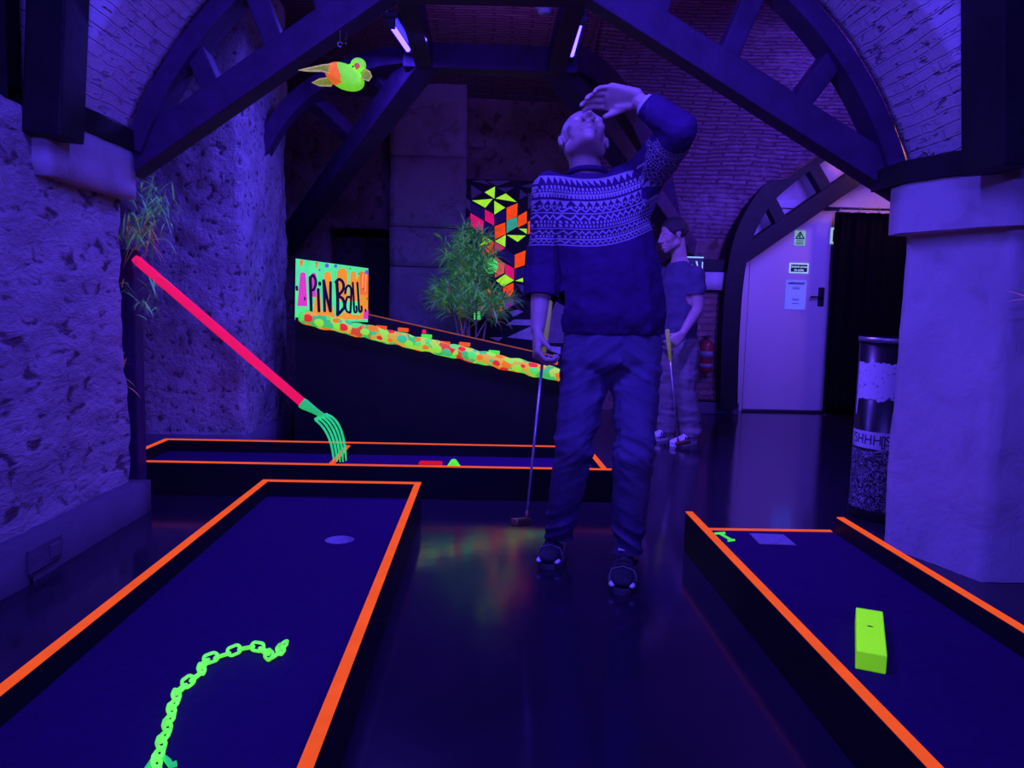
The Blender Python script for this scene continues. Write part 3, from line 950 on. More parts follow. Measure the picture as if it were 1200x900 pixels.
# its painted sign board
q00, q10, q11, q01 = P(345.5, 375, Y=5.06), P(431, 377.5, Y=5.72), P(431.5, 314.5, Y=5.72), P(346.5, 303, Y=5.06)
ux = ((q10 - q00) + (q11 - q01)) / 2; uyv = ((q01 - q00) + (q11 - q10)) / 2
nrm = V((ux.y, -ux.x, 0)).normalized()
if nrm.y > 0: nrm = -nrm
def S3(x, y, lift=0):
    """x,y 0..1 over the board, y down as one reads it"""
    t = q01.lerp(q11, x); b_ = q00.lerp(q10, x)
    return t.lerp(b_, y) + nrm * lift
sign = thing('pinball_sign', 'painted fluorescent board lettered PiNBaLL standing at the high end of the pinball table', 'sign', tuple(S3(.5, 1)))
BRD = mat_glow('mint_paint', (.10, .78, .32), .85, .4, .12, 6)
OR2 = mat_glow('amber_paint', (.90, .30, .03), .95, .4, .12, 7)
OR3 = mat_glow('orange_paint', (.90, .17, .03), .95, .4, .1, 7)
PK2 = mat_glow('magenta_paint', (.75, .05, .45), .85, .4, .1, 7)
BL2 = mat_glow('blue_paint', (.12, .14, .62), .8, .4, .1, 7)
PE2 = mat_glow('peach_paint', (.90, .38, .14), .95, .4, .1, 7)
bm = BM(); add_prism(bm, [S3(0, 0), S3(1, 0), S3(1, 1), S3(0, 1)], -nrm * .02); obj('backing_board', bm, BLACK_WOOD, sign)
bm = BM(); add_poly(bm, [S3(0, 0, .0006), S3(1, 0, .0006), S3(1, 1, .0006), S3(0, 1, .0006)]); add_prism(bm, [S3(0, 0, .0006), S3(1, 0, .0006), S3(1, 1, .0006), S3(0, 1, .0006)], -nrm * .0005); obj('painted_face', bm, BRD, sign, label='mint green painted face')
bm = BM()
def Z(x, y): return ((x - 115) / 845.0, (y - (135 + (x - 115) * .125)) / (760 - (x - 115) * .135))
lift = [.0010]
def zp(pts, mt):
    lift[0] += .00025
    add_poly(bm, [S3(min(1, max(0, a)), min(1, max(0, c)), lift[0]) for a, c in (Z(*p) for p in pts)], mt)
def blob(cx, top, bot, w, w2, mt):
    pts = [(cx - w2 / 2, bot)]
    for i in range(9):
        an = PI - PI * i / 8
        pts.append((cx + math.cos(an) * w / 2, top + w / 2 - math.sin(an) * w / 2))
    pts.append((cx + w2 / 2, bot))
    zp(pts, mt)
zp([(560, 830), (640, 800), (680, 520), (700, 480), (760, 470), (850, 300), (960, 290), (960, 850), (740, 860), (560, 880)], 0)
zp([(290, 900), (330, 560), (380, 560), (400, 780), (520, 700), (560, 900)], 0)
zp([(850, 270), (960, 300), (960, 560), (850, 560)], 1)
blob(190, 300, 720, 62, 110, 2); blob(305, 300, 600, 55, 60, 2)
blob(460, 285, 560, 75, 110, 0); blob(630, 240, 640, 125, 140, 0); blob(765, 275, 640, 70, 120, 0)
blob(470, 540, 780, 60, 90, 0); blob(440, 170, 200, 3, 3, 3)
zp([(150, 150), (195, 155), (165, 250)], 1); zp([(315, 170), (350, 170), (335, 265)], 1)
for x, y, r in ((448, 212, 24), (548, 215, 20), (365, 268, 12), (935, 285, 26)):
    zp([(x + r * math.cos(2 * PI * q / 12), y + r * math.sin(2 * PI * q / 12) * 1.1) for q in range(12)], 3)
zp([(880, 300), (895, 300), (885, 480), (872, 480)], 4); zp([(915, 310), (930, 310), (925, 520), (912, 520)], 4); zp([(900, 760), (960, 740), (955, 850), (890, 850)], 2)
obj('paint_drips', bm, [OR2, OR3, PK2, BL2, PE2], sign)
bm = BM()
lift2 = .006
def cat(pts, n=6):
    out_ = []
    m_ = len(pts)
    for i in range(m_ - 1):
        p0, p1, p2, p3 = pts[max(i - 1, 0)], pts[i], pts[i + 1], pts[min(i + 2, m_ - 1)]
        for s_ in range(n):
            t = s_ / n
            out_.append(tuple(.5 * (2 * b_ + (c_ - a_) * t + (2 * a_ - 5 * b_ + 4 * c_ - d_) * t * t + (3 * b_ - a_ - 3 * c_ + d_) * t ** 3) for a_, b_, c_, d_ in zip(p0, p1, p2, p3)))
    out_.append(pts[-1])
    return out_
def S3z(x, y):
    a, c = Z(x, y)
    return S3(a, c, lift2)
def stroke(pts, w):
    global lift2
    lift2 += .00015
    add_stroke(bm, cat(pts), w, S3z)
LETTERS = ([([(262, 360), (268, 500), (278, 780)], 34), ([(262, 370), (290, 335), (318, 380), (322, 450), (300, 510), (268, 520)], 30)],
           [([(350, 505), (355, 620), (362, 775)], 32), ([(366, 425), (367, 445)], 34)],
           [([(410, 395), (418, 560), (425, 770)], 32), ([(410, 395), (440, 560), (488, 770)], 32), ([(488, 415), (489, 590), (492, 770)], 32)],
           [([(560, 400), (572, 600), (575, 810)], 38), ([(548, 410), (590, 375), (636, 420), (636, 500), (575, 580)], 34), ([(580, 585), (630, 610), (655, 700), (620, 760), (572, 812)], 36)],
           [([(660, 545), (675, 475), (705, 450), (732, 490), (735, 600), (728, 770)], 28), ([(735, 600), (690, 590), (665, 680), (680, 760), (725, 780)], 27)],
           [([(752, 415), (765, 590), (775, 760), (805, 760), (800, 700)], 26)], [([(810, 415), (825, 590), (838, 755), (868, 750), (865, 700)], 28)],
           [([(918, 735), (917, 755)], 22)])
bm.free()
for L_ in LETTERS:
    bm = BM()
    for pts, w_ in L_: stroke(pts, w_)
    obj('letter', bm, INK, sign)
for x, y, dx_, dy_, w_ in ((120, 480, 3, 40, 26), (204, 610, 3, 30, 16), (886, 480, 1, 8, 12), (935, 600, 1, 8, 12), (830, 300, 1, 8, 12), (715, 238, 1, 8, 12), (955, 470, 1, 8, 12)):
    bm = BM(); stroke([(x, y), (x + dx_, y + dy_)], w_); obj('ink_splash', bm, INK, sign)

# ------------------------------------------------------------------ the painted mural panel
WY = 7.12
W2 = lambda x, y, l=0: P(x, y, Y=WY - l)
mural = thing('mural_panel', 'painted panel of fluorescent cubes and triangles on the back wall behind the bamboo', 'mural', tuple(W2(600, 420)))
bm = BM()
e0, e1 = W2(543, 300), W2(664, 300)
zt, zb_ = W2(543, 209.5).z, W2(600, 440).z
add_box(bm, (e0.x, WY, zb_), (e1.x, WY + .04, zt)); obj('panel', bm, mat_basic('black_mural_ground', (.02, .012, .03), None, 8, .7), mural)
bm = BM()
MU = [mat_basic('violet_paint', (.30, .24, .34), None, 20, .8), mat_basic('indigo_paint', (.10, .09, .22), None, 20, .8), mat_glow('mural_lime', (.42, .92, .04), .85, .5), mat_glow('mural_pink', (.75, .006, .16), .85, .5),
      mat_glow('mural_orange', (.92, .06, .01), .95, .5), mat_glow('mural_teal', (.04, .38, .24), .8, .5), mat_glow('mural_salmon', (.72, .10, .09), .8, .5), mat_basic('pale_paint', (.78, .78, .86), None, 20, .8), mat_glow('mural_purple', (.22, .02, .38), .7, .5), mat_glow('mural_green', (.09, .88, .16), .85, .5)]
z1 = lambda x, y: W2(500 + x / 7.5, 200 + y / 7.5, .004)
z2 = lambda x, y: W2(500 + x / 7.5, 300 + y / 7.5, .004)
z3 = lambda x, y: W2(590 + x / 7.5, 330 + y / 7.5, .004)
PZ1 = [(0, [(395, 90), (500, 80), (560, 125)]), (0, [(530, 95), (600, 85), (740, 90), (620, 135)]), (0, [(390, 125), (490, 190), (395, 250)]), (0, [(610, 150), (770, 145), (700, 190)]), (0, [(830, 140), (940, 105), (930, 150)]), (0, [(820, 165), (890, 215), (815, 255)]),
       (0, [(322, 215), (385, 270), (385, 360), (322, 295)]), (0, [(322, 440), (380, 395), (380, 480)]), (2, [(600, 140), (595, 245), (510, 190)]), (2, [(605, 245), (695, 200), (790, 275)]), (2, [(400, 262), (580, 248), (515, 325)]), (2, [(595, 265), (690, 325), (595, 385)]),
       (1, [(385, 270), (510, 345), (505, 440), (385, 365)]), (3, [(512, 340), (590, 385), (595, 485), (512, 437)]), (1, [(600, 387), (695, 337), (695, 438), (600, 480)]), (4, [(702, 327), (800, 285), (795, 400), (702, 438)]), (3, [(385, 372), (503, 442), (495, 560), (385, 490)]),
       (1, [(507, 447), (590, 492), (590, 610), (500, 560)]), (4, [(597, 490), (690, 455), (695, 558), (600, 603)]), (5, [(702, 440), (795, 405), (800, 490), (702, 550)]), (4, [(802, 400), (880, 355), (880, 460), (802, 500)]), (2, [(480, 565), (585, 620), (470, 668)]),
       (2, [(600, 620), (695, 565), (690, 670)]), (2, [(705, 565), (870, 570), (800, 625)]), (2, [(810, 510), (880, 510), (880, 555)]), (4, [(490, 665), (588, 622), (588, 740), (480, 775)]), (3, [(597, 627), (690, 680), (597, 730)]), (1, [(610, 742), (690, 692), (770, 740), (765, 838)]),
       (4, [(775, 740), (870, 700), (860, 830), (772, 860)]), (0, [(890, 200), (980, 180), (960, 300), (890, 340)]), (4, [(890, 450), (990, 400), (990, 500), (890, 560)]), (1, [(880, 650), (1000, 600), (1000, 720), (880, 700)])]
PZ2 = [(6, [(597, 0), (688, 65), (680, 150), (600, 190)]), (3, [(690, 65), (768, 110), (768, 215), (690, 152)]), (1, [(780, 122), (860, 95), (860, 190), (780, 215)]), (2, [(610, 215), (690, 160), (766, 215), (670, 270)]), (2, [(780, 218), (860, 185), (860, 230)]), (4, [(672, 277), (763, 235), (763, 345), (672, 383)]),
       (0, [(782, 240), (862, 350), (860, 260)]), (8, [(677, 393), (763, 350), (763, 430), (680, 475)]), (0, [(768, 345), (860, 395), (768, 430)]), (3, [(440, 480), (560, 425), (500, 385)]), (1, [(502, 480), (573, 432), (573, 530), (490, 560)]), (4, [(580, 425), (665, 390), (665, 480), (577, 530)]), (4, [(490, 310), (580, 270), (600, 330), (540, 340)]),
       (1, [(500, 370), (665, 285), (665, 385), (575, 425)]), (7, [(720, 490), (800, 470), (850, 490), (760, 535)]), (7, [(700, 605), (770, 557), (990, 562), (990, 612)]), (7, [(705, 715), (890, 630), (960, 600), (960, 742)]), (7, [(550, 715), (670, 715), (630, 750)]), (9, [(415, 500), (470, 480), (475, 560), (415, 560)])]
PZ3 = [(2, [(380, 5), (440, 5), (440, 40), (390, 50)]), (6, [(388, 55), (430, 60), (440, 150), (380, 165)]), (7, [(430, 70), (462, 60), (462, 130)]), (0, [(462, 175), (555, 230), (555, 540), (385, 540), (360, 420)]), (7, [(380, 565), (505, 575), (500, 640), (385, 600)]), (4, [(-8, 130), (0, 130), (0, 210), (-10, 210)])]
for z_, L_ in ((z1, PZ1), (z2, PZ2), (z3, PZ3)):
    for mt, pts in L_: add_prism(bm, [z_(*p) for p in pts], (0, .002, 0), mt)
add_prism(bm, [z2(565 + 62 * math.cos(2 * PI * q / 20), 85 + 72 * math.sin(2 * PI * q / 20)) + V((0, -.004, 0)) for q in range(20)], (0, .002, 0), 9)
obj('painted_shapes', bm, MU, mural)

# ------------------------------------------------------------------ plants
def leaf(bm, base, d, L, W, droop=.3, mat=0, up=V((0, 0, 1))):
    d = V(d).normalized()
    s = d.cross(up)
    if s.length < .01: s = V((1, 0, 0))
    s.normalize()
    pts = []
    n = 4
    for i in range(n + 1):
        t = i / n
        c = V(base) + d * (L * t) - up * (droop * L * t * t)
        w = W * math.sin(PI * (.12 + .88 * t)) * (1 - .15 * t) / 2
        pts.append((c - s * w, c + V((0, 0, -.15 * w)), c + s * w))
    rows = [[bm.verts.new(p) for p in r] for r in pts]
    for A, B in zip(rows, rows[1:]):
        for q in (0, 1):
            f = bm.faces.new((A[q], A[q + 1], B[q + 1], B[q])); f.material_index = mat

LEAFM = [mat_basic('dark_green_leaf', (.12, .42, .10), None, 20, .6), mat_basic('grey_green_leaf', (.28, .80, .24), None, 20, .6), mat_basic('bluish_leaf', (.26, .45, .24), None, 20, .6), mat_basic('rusty_leaf', (.62, .32, .12), None, 20, .6)]
for m_, g_ in zip(LEAFM, ((.012, .055, .03), (.07, .21, .12), (.025, .075, .07), (.10, .03, .012))):
    b_ = [n_ for n_ in m_.node_tree.nodes if n_.type == 'BSDF_PRINCIPLED'][0]
    b_.inputs['Emission Color'].default_value = (*g_, 1)      # faint glow added to the leaf colours
    b_.inputs['Emission Strength'].default_value = .45
STEM = mat_basic('cane_stem', (.42, .30, .26), None, 30, .6)
POT = mat_basic('dark_plant_pot', (.05, .045, .05), None, 12, .6)
SOIL = mat_basic('potting_soil', (.04, .03, .025), None, 60, 1, .6, 80)

def pot(par, c, r, h):
    bm = BM(); add_lathe(bm, [(0, 0), (r * .72, 0), (r * .95, h * .86), (r, h * .86), (r, h), (r * .9, h), (r * .86, h * .8), (0, h * .8)], c, 28); p_ = obj('pot', bm, POT, par, True)
    bm = BM(); add_lathe(bm, [(0, h * .82), (r * .5, h * .83), (r * .85, h * .8)], c, 20); obj('soil', bm, SOIL, p_)

rnd = random.Random(5)
BY = 6.35
bc = P(548, 400, Y=BY)
bam = thing('potted_bamboo', 'bushy potted bamboo standing behind the pinball table before the mural', 'potted plant', (bc.x, BY, 0))
pot(bam, (bc.x, BY, 0), .2, .34)
stems = []
fol = BM()
tops = [(545, 268, 0), (530, 285, .1), (560, 275, -.1), (540, 300, .15), (570, 300, 0), (522, 330, -.12), (578, 335, .1), (552, 285, .2), (515, 345, .05), (590, 350, 0)]
for px_, py_, dy in tops:
    t = P(px_, py_, Y=BY + dy)
    b_ = V((bc.x + rnd.uniform(-.11, .11), BY + rnd.uniform(-.1, .1), .27))
    mid = b_.lerp(t, .5) + V(((b_.x - t.x) * .25, 0, .05))
    pts = [b_ * (1 - u) ** 2 + mid * 2 * u * (1 - u) + t * u * u for u in [i / 8 for i in range(9)]]
    bm = BM(); add_tube(bm, pts, [.008] * 5 + [.006, .005, .004, .003], 8); obj('stem', bm, STEM, bam, True)
    for i in range(70):
        u = rnd.uniform(.0, 1.0) ** .6 * .52 + .48 if py_ < 320 else rnd.uniform(.72, 1)
        c = b_ * (1 - u) ** 2 + mid * 2 * u * (1 - u) + t * u * u
        an = rnd.uniform(0, 2 * PI)
        off = V((math.cos(an), math.sin(an), rnd.uniform(-.1, .5)))
        tw = c + off * rnd.uniform(.01, .10)
        for q in range(4):
            d = (off + V((rnd.uniform(-.8, .8), rnd.uniform(-.8, .8), rnd.uniform(-.3, .9)))).normalized()
            mt = rnd.choices((0, 1, 2, 3), (6, 3, 2, .4))[0] if tw.z > .95 else rnd.choices((0, 1, 2, 3), (3, .7, 4, 1.2))[0]
            leaf(fol, tw, d, rnd.uniform(.10, .19), rnd.uniform(.012, .022), rnd.uniform(.1, .6), mt)
obj('foliage', fol, LEAFM, bam)

# hanging plant tucked behind the left pier
hy = 3.62
hb = P(160, 292, Y=hy)
hang = thing('hanging_plant', 'wiry artificial plant hanging behind the left pier above the fork handle', 'plant', tuple(hb))
fol = BM()
for px_, py_, n_, sp, mts in ((172, 250, 60, .10, (1, 3, 1, 0)), (188, 242, 46, .09, (1, 5, 2, 0)), (162, 272, 60, .07, (2, 1, 0, 5)), (176, 272, 40, .06, (1, 1, 0, 6)), (150, 268, 24, .05, (3, 1, 1, 1)), (178, 222, 22, .07, (1, 2, 2, 0)), (175, 330, 14, .05, (1, 3, 2, 0)), (172, 358, 14, .06, (1, 3, 2, 0)), (148, 335, 10, .04, (2, 1, 1, 1)), (147, 420, 8, .03, (1, 0, 1, 2)), (144, 452, 8, .03, (1, 0, 1, 3))):
    for i in range(n_):
        c = P(px_, py_, Y=hy + rnd.uniform(-.05, .12)) + V((rnd.gauss(0, sp * .5), 0, rnd.gauss(0, sp * .42)))
        d = V((rnd.uniform(-.6, 1), rnd.uniform(-.6, .6), rnd.uniform(-.7, .9)))
        leaf(fol, c, d, rnd.uniform(.04, .11), rnd.uniform(.005, .010), rnd.uniform(0, .8), rnd.choices((0, 1, 2, 3), mts)[0])
obj('foliage', fol, LEAFM, hang)
for px0, pts_ in enumerate((((160, 292), (176, 262), (190, 240), (194, 222)), ((160, 292), (172, 283), (195, 281), (206, 298)),  ((160, 292), (168, 250), (178, 214), (180, 205)))):
    bm = BM(); add_tube(bm, [P(a, c, Y=hy + .04) for a, c in cat([tuple(map(float, p)) for p in pts_], 4)], .0035, 6); obj('stem', bm, LEAFM[2] if px0 else STEM, hang, True)

# a spiky plant poking into view at the right edge
ry = 2.52
rp = thing('spiky_plant', 'thin pinkish leaf tips poking in at the right edge before the stone pillar', 'plant', tuple(P(1235, 340, Y=ry)))
SPK = mat_glow('pinkish_leaf', (.34, .07, .35), .8, .6)
bm = BM()
for a, c, mt in (((1240, 352), (1178, 331), 1), ((1240, 362), (1176, 335), 0), ((1240, 346), (1173, 351), 0), ((1240, 340), (1190, 318), 1), ((1240, 362), (1185, 362), 2)):
    A, B = P(*a, Y=ry), P(*c, Y=ry)
    leaf(bm, A, B - A, (B - A).length, .016, .05, mt)
obj('leaf_tuft', bm, [SPK, LEAFM[2], mat_basic('dark_leaf', (.03, .03, .06), None, 20, .6)], rp)
bm = BM(); A = P(1240, 356, Y=ry); add_tube(bm, [A, V((A.x + .3, ry, .7)), V((A.x + .42, ry, .16))], .009, 8); obj('stem', bm, STEM, rp, True)
pot(rp, (A.x + .42, ry, 0), .13, .24)

# ------------------------------------------------------------------ the hanging bird
by = 3.12
bird = thing('hanging_bird', 'green and orange toy bird hanging in flight under the left timber brace', 'toy bird', tuple(P(405, 90, Y=by)))
BG = mat_glow('bird_green', (.22, .92, .03), .62, 1.6, .12, 40)
BO = mat_glow('bird_orange', (.92, .17, .02), .7, 1.6, .1, 40)
BW = mat_glow('bird_olive_wing', (.22, .30, .03), .55, 1.2, .25, 60)
BT = mat_glow('bird_wing_edge', (.55, .42, .14), .6, 1.0, .2, 60)
pxs = by / 900.0
def bp(x, y, dy=0): return P(x, y, Y=by + dy)
bm = BM()
add_ellipsoid(bm, bp(404, 90), (23 * pxs, 17 * pxs, 13.5 * pxs), 4, Euler((0, .38, 0)).to_matrix())
for v in bm.verts: v.co += (bp(404, 90) - v.co) * .0
o_ = bm.faces
for f in bm.faces:
    c = f.calc_center_median()
    xx = (c.x - bp(404, 90).x) / pxs; zz = (c.z - bp(404, 90).z) / pxs
    f.material_index = 1 if (xx + zz * .25) < -3 and zz > -10.5 else 0
obj('body', bm, [BG, BO], bird, True)
bm = BM(); add_ellipsoid(bm, bp(420, 76, -.01), (8.6 * pxs, 8.6 * pxs, 7.4 * pxs), 3); add_ellipsoid(bm, bp(414, 82), (8 * pxs, 8 * pxs, 7 * pxs), 3)
hd = obj('head', bm, BG, bird, True)
bm = BM(); add_ellipsoid(bm, bp(418.5, 77, -.033), (3.4 * pxs, 3.6 * pxs, 3.2 * pxs), 2); add_ellipsoid(bm, bp(418, 79.5, -.036), (1.5 * pxs, 2.5 * pxs, 2.6 * pxs), 2); obj('beak', bm, mat_glow('bird_beak', (.65, .10, .08), .55, 1), hd, True, label='red beak')
for e_ in ((413.5, 78), (424.5, 76)):
    bm = BM(); add_ellipsoid(bm, bp(e_[0], e_[1], -.031 if e_[0] < 420 else -.02), (1.1 * pxs,) * 3, 2)
    obj('eye', bm, INK, hd, True)
def wing(name, pts, dy0, dy1, lab=None):
    bm = BM()
    P3 = [bp(x, y, dy0 + (dy1 - dy0) * t) for x, y, t in pts]
    add_prism(bm, P3, (0, .008, .002), 0)
    w_ = obj(name, bm, BW, bird, label=lab)
    bm = BM(); add_tube(bm, [p + V((0, -.002, 0)) for p in P3] , .0026, 6, closed=True); obj('feather_edge', bm, BT, w_, True)
wing('wing', [(350, 82.5, 1), (362, 80, .8), (378, 76.5, .5), (391, 75, .2), (399, 79, 0), (397, 83, 0), (388, 86.5, .2), (377, 83.5, .5), (362, 83.5, .8)], -.01, -.12)
wing('wing', [(421, 83, 0), (427, 80.5, .3), (433, 84, .7), (435.5, 90, 1), (432, 95, 1), (424, 92, .6), (418, 89, 0)], .0, -.06)
wing('tail', [(366, 97, 1), (374, 93, .7), (386, 91, .2), (391, 96, 0), (388, 101, .1), (374, 100.5, .6)], .02, .06)
bm = BM(); add_tube(bm, [bp(408, 80), bp(404, 66), V((bp(400, 54).x, by + .18, P(400, 40, Y=by + .18).z + .18))], .0005, 5); obj('hanging_thread', bm, BLACK_METAL, bird)
bm = BM(); c_ = P(398.5, 52, Y=3.4); add_tube(bm, [c_ + V((.010 * math.cos(a_), .0, .010 * math.sin(a_))) for a_ in [i * 2 * PI / 14 for i in range(13)]], .0028, 6)
add_tube(bm, [c_ + V((0, 0, .01)), c_ + V((0, 0, .14))], .002, 6)
tag(obj('ceiling_hook', bm, GREY_METAL, smooth=True), 'small metal hook ring hanging above the toy bird', 'hook')

# smoke detector on the vault
sd = P(638, 9, Y=4.1)
bm = BM(); add_lathe(bm, [(0, -.034), (.028, -.034), (.034, -.026), (.036, -.012), (.05, -.01), (.052, .02), (.03, .06), (.03, .26), (0, .26)], (sd.x, sd.y, sd.z), 24)
tag(obj('smoke_detector', bm, mat_basic('ivory_plastic', (.6, .57, .6), None, 20, .4), smooth=True), 'small round smoke detector on the vault near the right tube', 'smoke detector')

# socket plate on the left plinth
bm = BM(); so = thing('wall_socket', 'flat double socket plate on the plinth at the left edge', 'socket', (-1.513, 2.62, .08))
add_box(bm, (-1.513, 2.52, .035), (-1.505, 2.72, .118), .003); obj('plate', bm, PLINTH, so)
bm = BM(); add_box(bm, (-1.507, 2.64, .05), (-1.500, 2.70, .10), .003); obj('switch', bm, mat_basic('grey_switch', (.17, .13, .19), None, 10, .5), so)
bm = BM(); add_tube(bm, [(-1.509, 2.535, .035), (-1.509, 2.535, .004)], .005, 6); obj('cable', bm, BLACK_METAL, so)

# ------------------------------------------------------------------ the sticker-covered bin
bcx = P(1034, 612, z=0)
BCX, BCY, BR = 1.905, 3.56, .145
zt_ = P(1030, 396, Y=3.45).z
bn = thing('sticker_bin', 'tall black cylinder bin covered in stickers behind the right pillar', 'bin', (BCX, BCY, 0))
bm = BM(); add_lathe(bm, [(0, .002), (BR * .97, .002), (BR, .012), (BR, .05), (BR * .985, .055), (BR * .985, zt_ - .02), (BR * .9, zt_ - .02), (0, zt_ - .02)], (BCX, BCY, 0), 40); obj('body', bm, mat_basic('black_gloss_bin', (.015, .014, .018), None, 10, .28), bn, True)
bm = BM(); add_lathe(bm, [(BR * .93, zt_ - .024), (BR * 1.02, zt_ - .024), (BR * 1.03, zt_), (BR * .93, zt_)], (BCX, BCY, 0), 40); obj('rim', bm, GREY_METAL, bn, True, label='grey metal rim')
def band(fn_lo, fn_hi, a0, a1, r, n=40):
    bm = BM()
    for i in range(n):
        qa, qb = a0 + (a1 - a0) * i / n, a0 + (a1 - a0) * (i + 1) / n
        p = lambda a, z: V((BCX + r * math.cos(a), BCY + r * math.sin(a), z))
        m_ = 4
        for j in range(m_):
            la, lb = fn_lo(i / n), fn_lo((i + 1) / n); ha, hb_ = fn_hi(i / n), fn_hi((i + 1) / n)
            add_poly(bm, [p(qa, la + (ha - la) * j / m_), p(qb, lb + (hb_ - lb) * j / m_), p(qb, lb + (hb_ - lb) * (j + 1) / m_), p(qa, la + (ha - la) * (j + 1) / m_)])
    return bm
zpx = lambda y: P(1022, y, Y=3.43).z
wobl = lambda u: .012 * noise.noise(V((u * 9, 1, 2))) + .006 * noise.noise(V((u * 31, 4, 2)))
m, nt, out = new_mat('scribbled_white_sticker'); k = NT(nt); b = k.n('ShaderNodeBsdfPrincipled'); tc = k.n('ShaderNodeTexCoord').outputs['Object']
nf = k.noise(tc, 42, 3, .5, 1.2); k.put(b.inputs['Base Color'], k.ramp(nf, [(.33, (.10, .09, .16, 1)), (.40, (.72, .68, .78, 1))])); b.inputs['Roughness'].default_value = .6; nt.links.new(b.outputs[0], out.inputs[0]); SCRIB = m
m, nt, out = new_mat('speckled_sticker'); k = NT(nt); b = k.n('ShaderNodeBsdfPrincipled'); tc = k.n('ShaderNodeTexCoord').outputs['Object']
nf = k.noise(tc, 60, 4, .6, 2.5); k.put(b.inputs['Base Color'], k.ramp(nf, [(.50, (.012, .011, .016, 1)), (.60, (.50, .46, .60, 1))])); b.inputs['Roughness'].default_value = .4; nt.links.new(b.outputs[0], out.inputs[0]); SPECK = m
obj('torn_sticker', band(lambda u: zpx(470) + wobl(u) - (.075 if u < .04 else 0), lambda u: zpx(426) + wobl(u + 3), PI * .95, PI * 1.75, BR * .985 + .0012, 60), SCRIB, bn, label='torn white scribbled sticker')
wb = obj('sticker_band', band(lambda u: zpx(528), lambda u: zpx(508), PI * .9, PI * 1.9, BR * .985 + .0012), mat_basic('white_sticker', (.66, .62, .74), None, 9, .5), bn, label='white band printed SHHH in brackets')
obj('speckled_sticker', band(lambda u: zpx(608), lambda u: zpx(531), PI * .9, PI * 1.9, BR * .985 + .0010), SPECK, bn, label='black sticker with white speckles')
zc_ = (zpx(528) + zpx(508)) / 2
for off in (-.083, .083):
    bm = text_mesh('[SHHH]', .058, Matrix.Identity(4), .0004)
    bmesh.ops.subdivide_edges(bm, edges=[e_ for e_ in bm.edges if e_.calc_length() > .01], cuts=2)
    for v in bm.verts:
        a_ = PI * 1.325 + (v.co.x + off) / BR
        r_ = BR * .985 + .0018 + v.co.z
        v.co = V((BCX + r_ * math.cos(a_), BCY + r_ * math.sin(a_), zc_ + v.co.y * 1.15))
    obj('printed_word', bm, INK, wb)

# ------------------------------------------------------------------ black curtain, rod, signs on the white door wall
CY = 7.15
cv = thing('black_curtain', 'heavy black curtain hanging beside the white door', 'curtain', tuple(P(1005, 250, Y=CY)))
cl, cr = P(964, 480, Y=CY).x, P(1062, 480, Y=CY).x
ct = P(1000, 249, Y=CY).z
bm = BM()
g_ = add_sheet(bm, lambda u, v: V((cl + (cr - cl) * u + .03 * (1 - v) * (u < .02), CY + .035 * math.sin(u * 34 + 1.2 * math.sin(v * 2)) * (.5 + .5 * (1 - v)) + .015 * math.sin(u * 71), .012 + (ct - .012) * v)), 90, 18)
bmesh.ops.solidify(bm, geom=bm.faces[:], thickness=.006)
obj('cloth', bm, CURTAIN, cv, True)
bm = BM(); add_tube(bm, [P(948, 243, Y=CY), V((cr + .1, CY, P(948, 243, Y=CY).z))], .011, 10); 
tag(obj('curtain_rod', bm, BLACK_METAL, smooth=True), 'thin dark rod carrying the black curtain', 'curtain rod')
rodz = P(948, 243, Y=CY).z
for i in range(5):
    x = cl + .04 + (cr - cl - .08) * i / 4
    bm = BM(); add_tube(bm, [V((x, CY + .017 * math.cos(a_), rodz - .008 + .024 * math.sin(a_))) for a_ in [q * 2 * PI / 14 for q in range(14)]], .0025, 6, closed=True); obj('ring', bm, GREY_METAL, cv, True)

SY = DY - .052
def plate(name, label, cat_, quad, mats, th=.004):
    xs = [P(*q, Y=SY) for q in quad]
    x0_, x1_ = (xs[0].x + xs[3].x) / 2, (xs[1].x + xs[2].x) / 2
    z1_, z0_ = (xs[0].z + xs[1].z) / 2, (xs[2].z + xs[3].z) / 2
    t = thing(name, label, cat_, ((x0_ + x1_) / 2, SY, z0_))
    bm = BM(); add_box(bm, (x0_, SY - th, z0_), (x1_, SY - .0005, z1_)); obj('plate', bm, mats, t)
    return t, x0_, x1_, z0_, z1_, SY - th
LUM = mat_glow('photoluminescent_white', (.36, .62, .62), .8, .8)
LUMG = mat_glow('photoluminescent_green', (.22, .55, .30), .6, .8)
DKG = mat_basic('dark_sign_green', (.01, .06, .05), None, 8, .5)
t, a0_, a1_, c0_, c1_, fy_ = plate('warning_sign', 'small pale green warning sign with a triangle high on the white door', 'sign', ((931.5, 270), (944, 270.5), (943, 288), (930.5, 287.5)), LUMG)
def onp(x, z, l=.0012): return V((a0_ + (a1_ - a0_) * x, fy_ - l, c0_ + (c1_ - c0_) * z))
bm = BM()
for A_, B_ in (((.12, .46), (.5, .92)), ((.5, .92), (.88, .46)), ((.88, .46), (.12, .46))): add_beam(bm, onp(*A_), onp(*B_), .002, .011, V((0, -1, 0)).cross(onp(*B_) - onp(*A_)).normalized(), 0)
add_beam(bm, onp(.38, .56), onp(.56, .78), .002, .014, V((1, 0, -1)), 0)
add_beam(bm, onp(.44, .55), onp(.6, .55), .002, .01, V((0, 0, 1)), 0)
for zz in (.32, .2, .1): add_beam(bm, onp(.15, zz), onp(.85, zz), .002, .007, V((0, 0, 1)), 0)
obj('pictogram', bm, DKG, t, label='dark triangle pictogram')
t, a0_, a1_, c0_, c1_, fy_ = plate('notice_sign', 'green notice with white frame and two lines of lettering on the white door', 'sign', ((925, 308), (947.5, 309), (947, 320.5), (925, 320)), LUM)
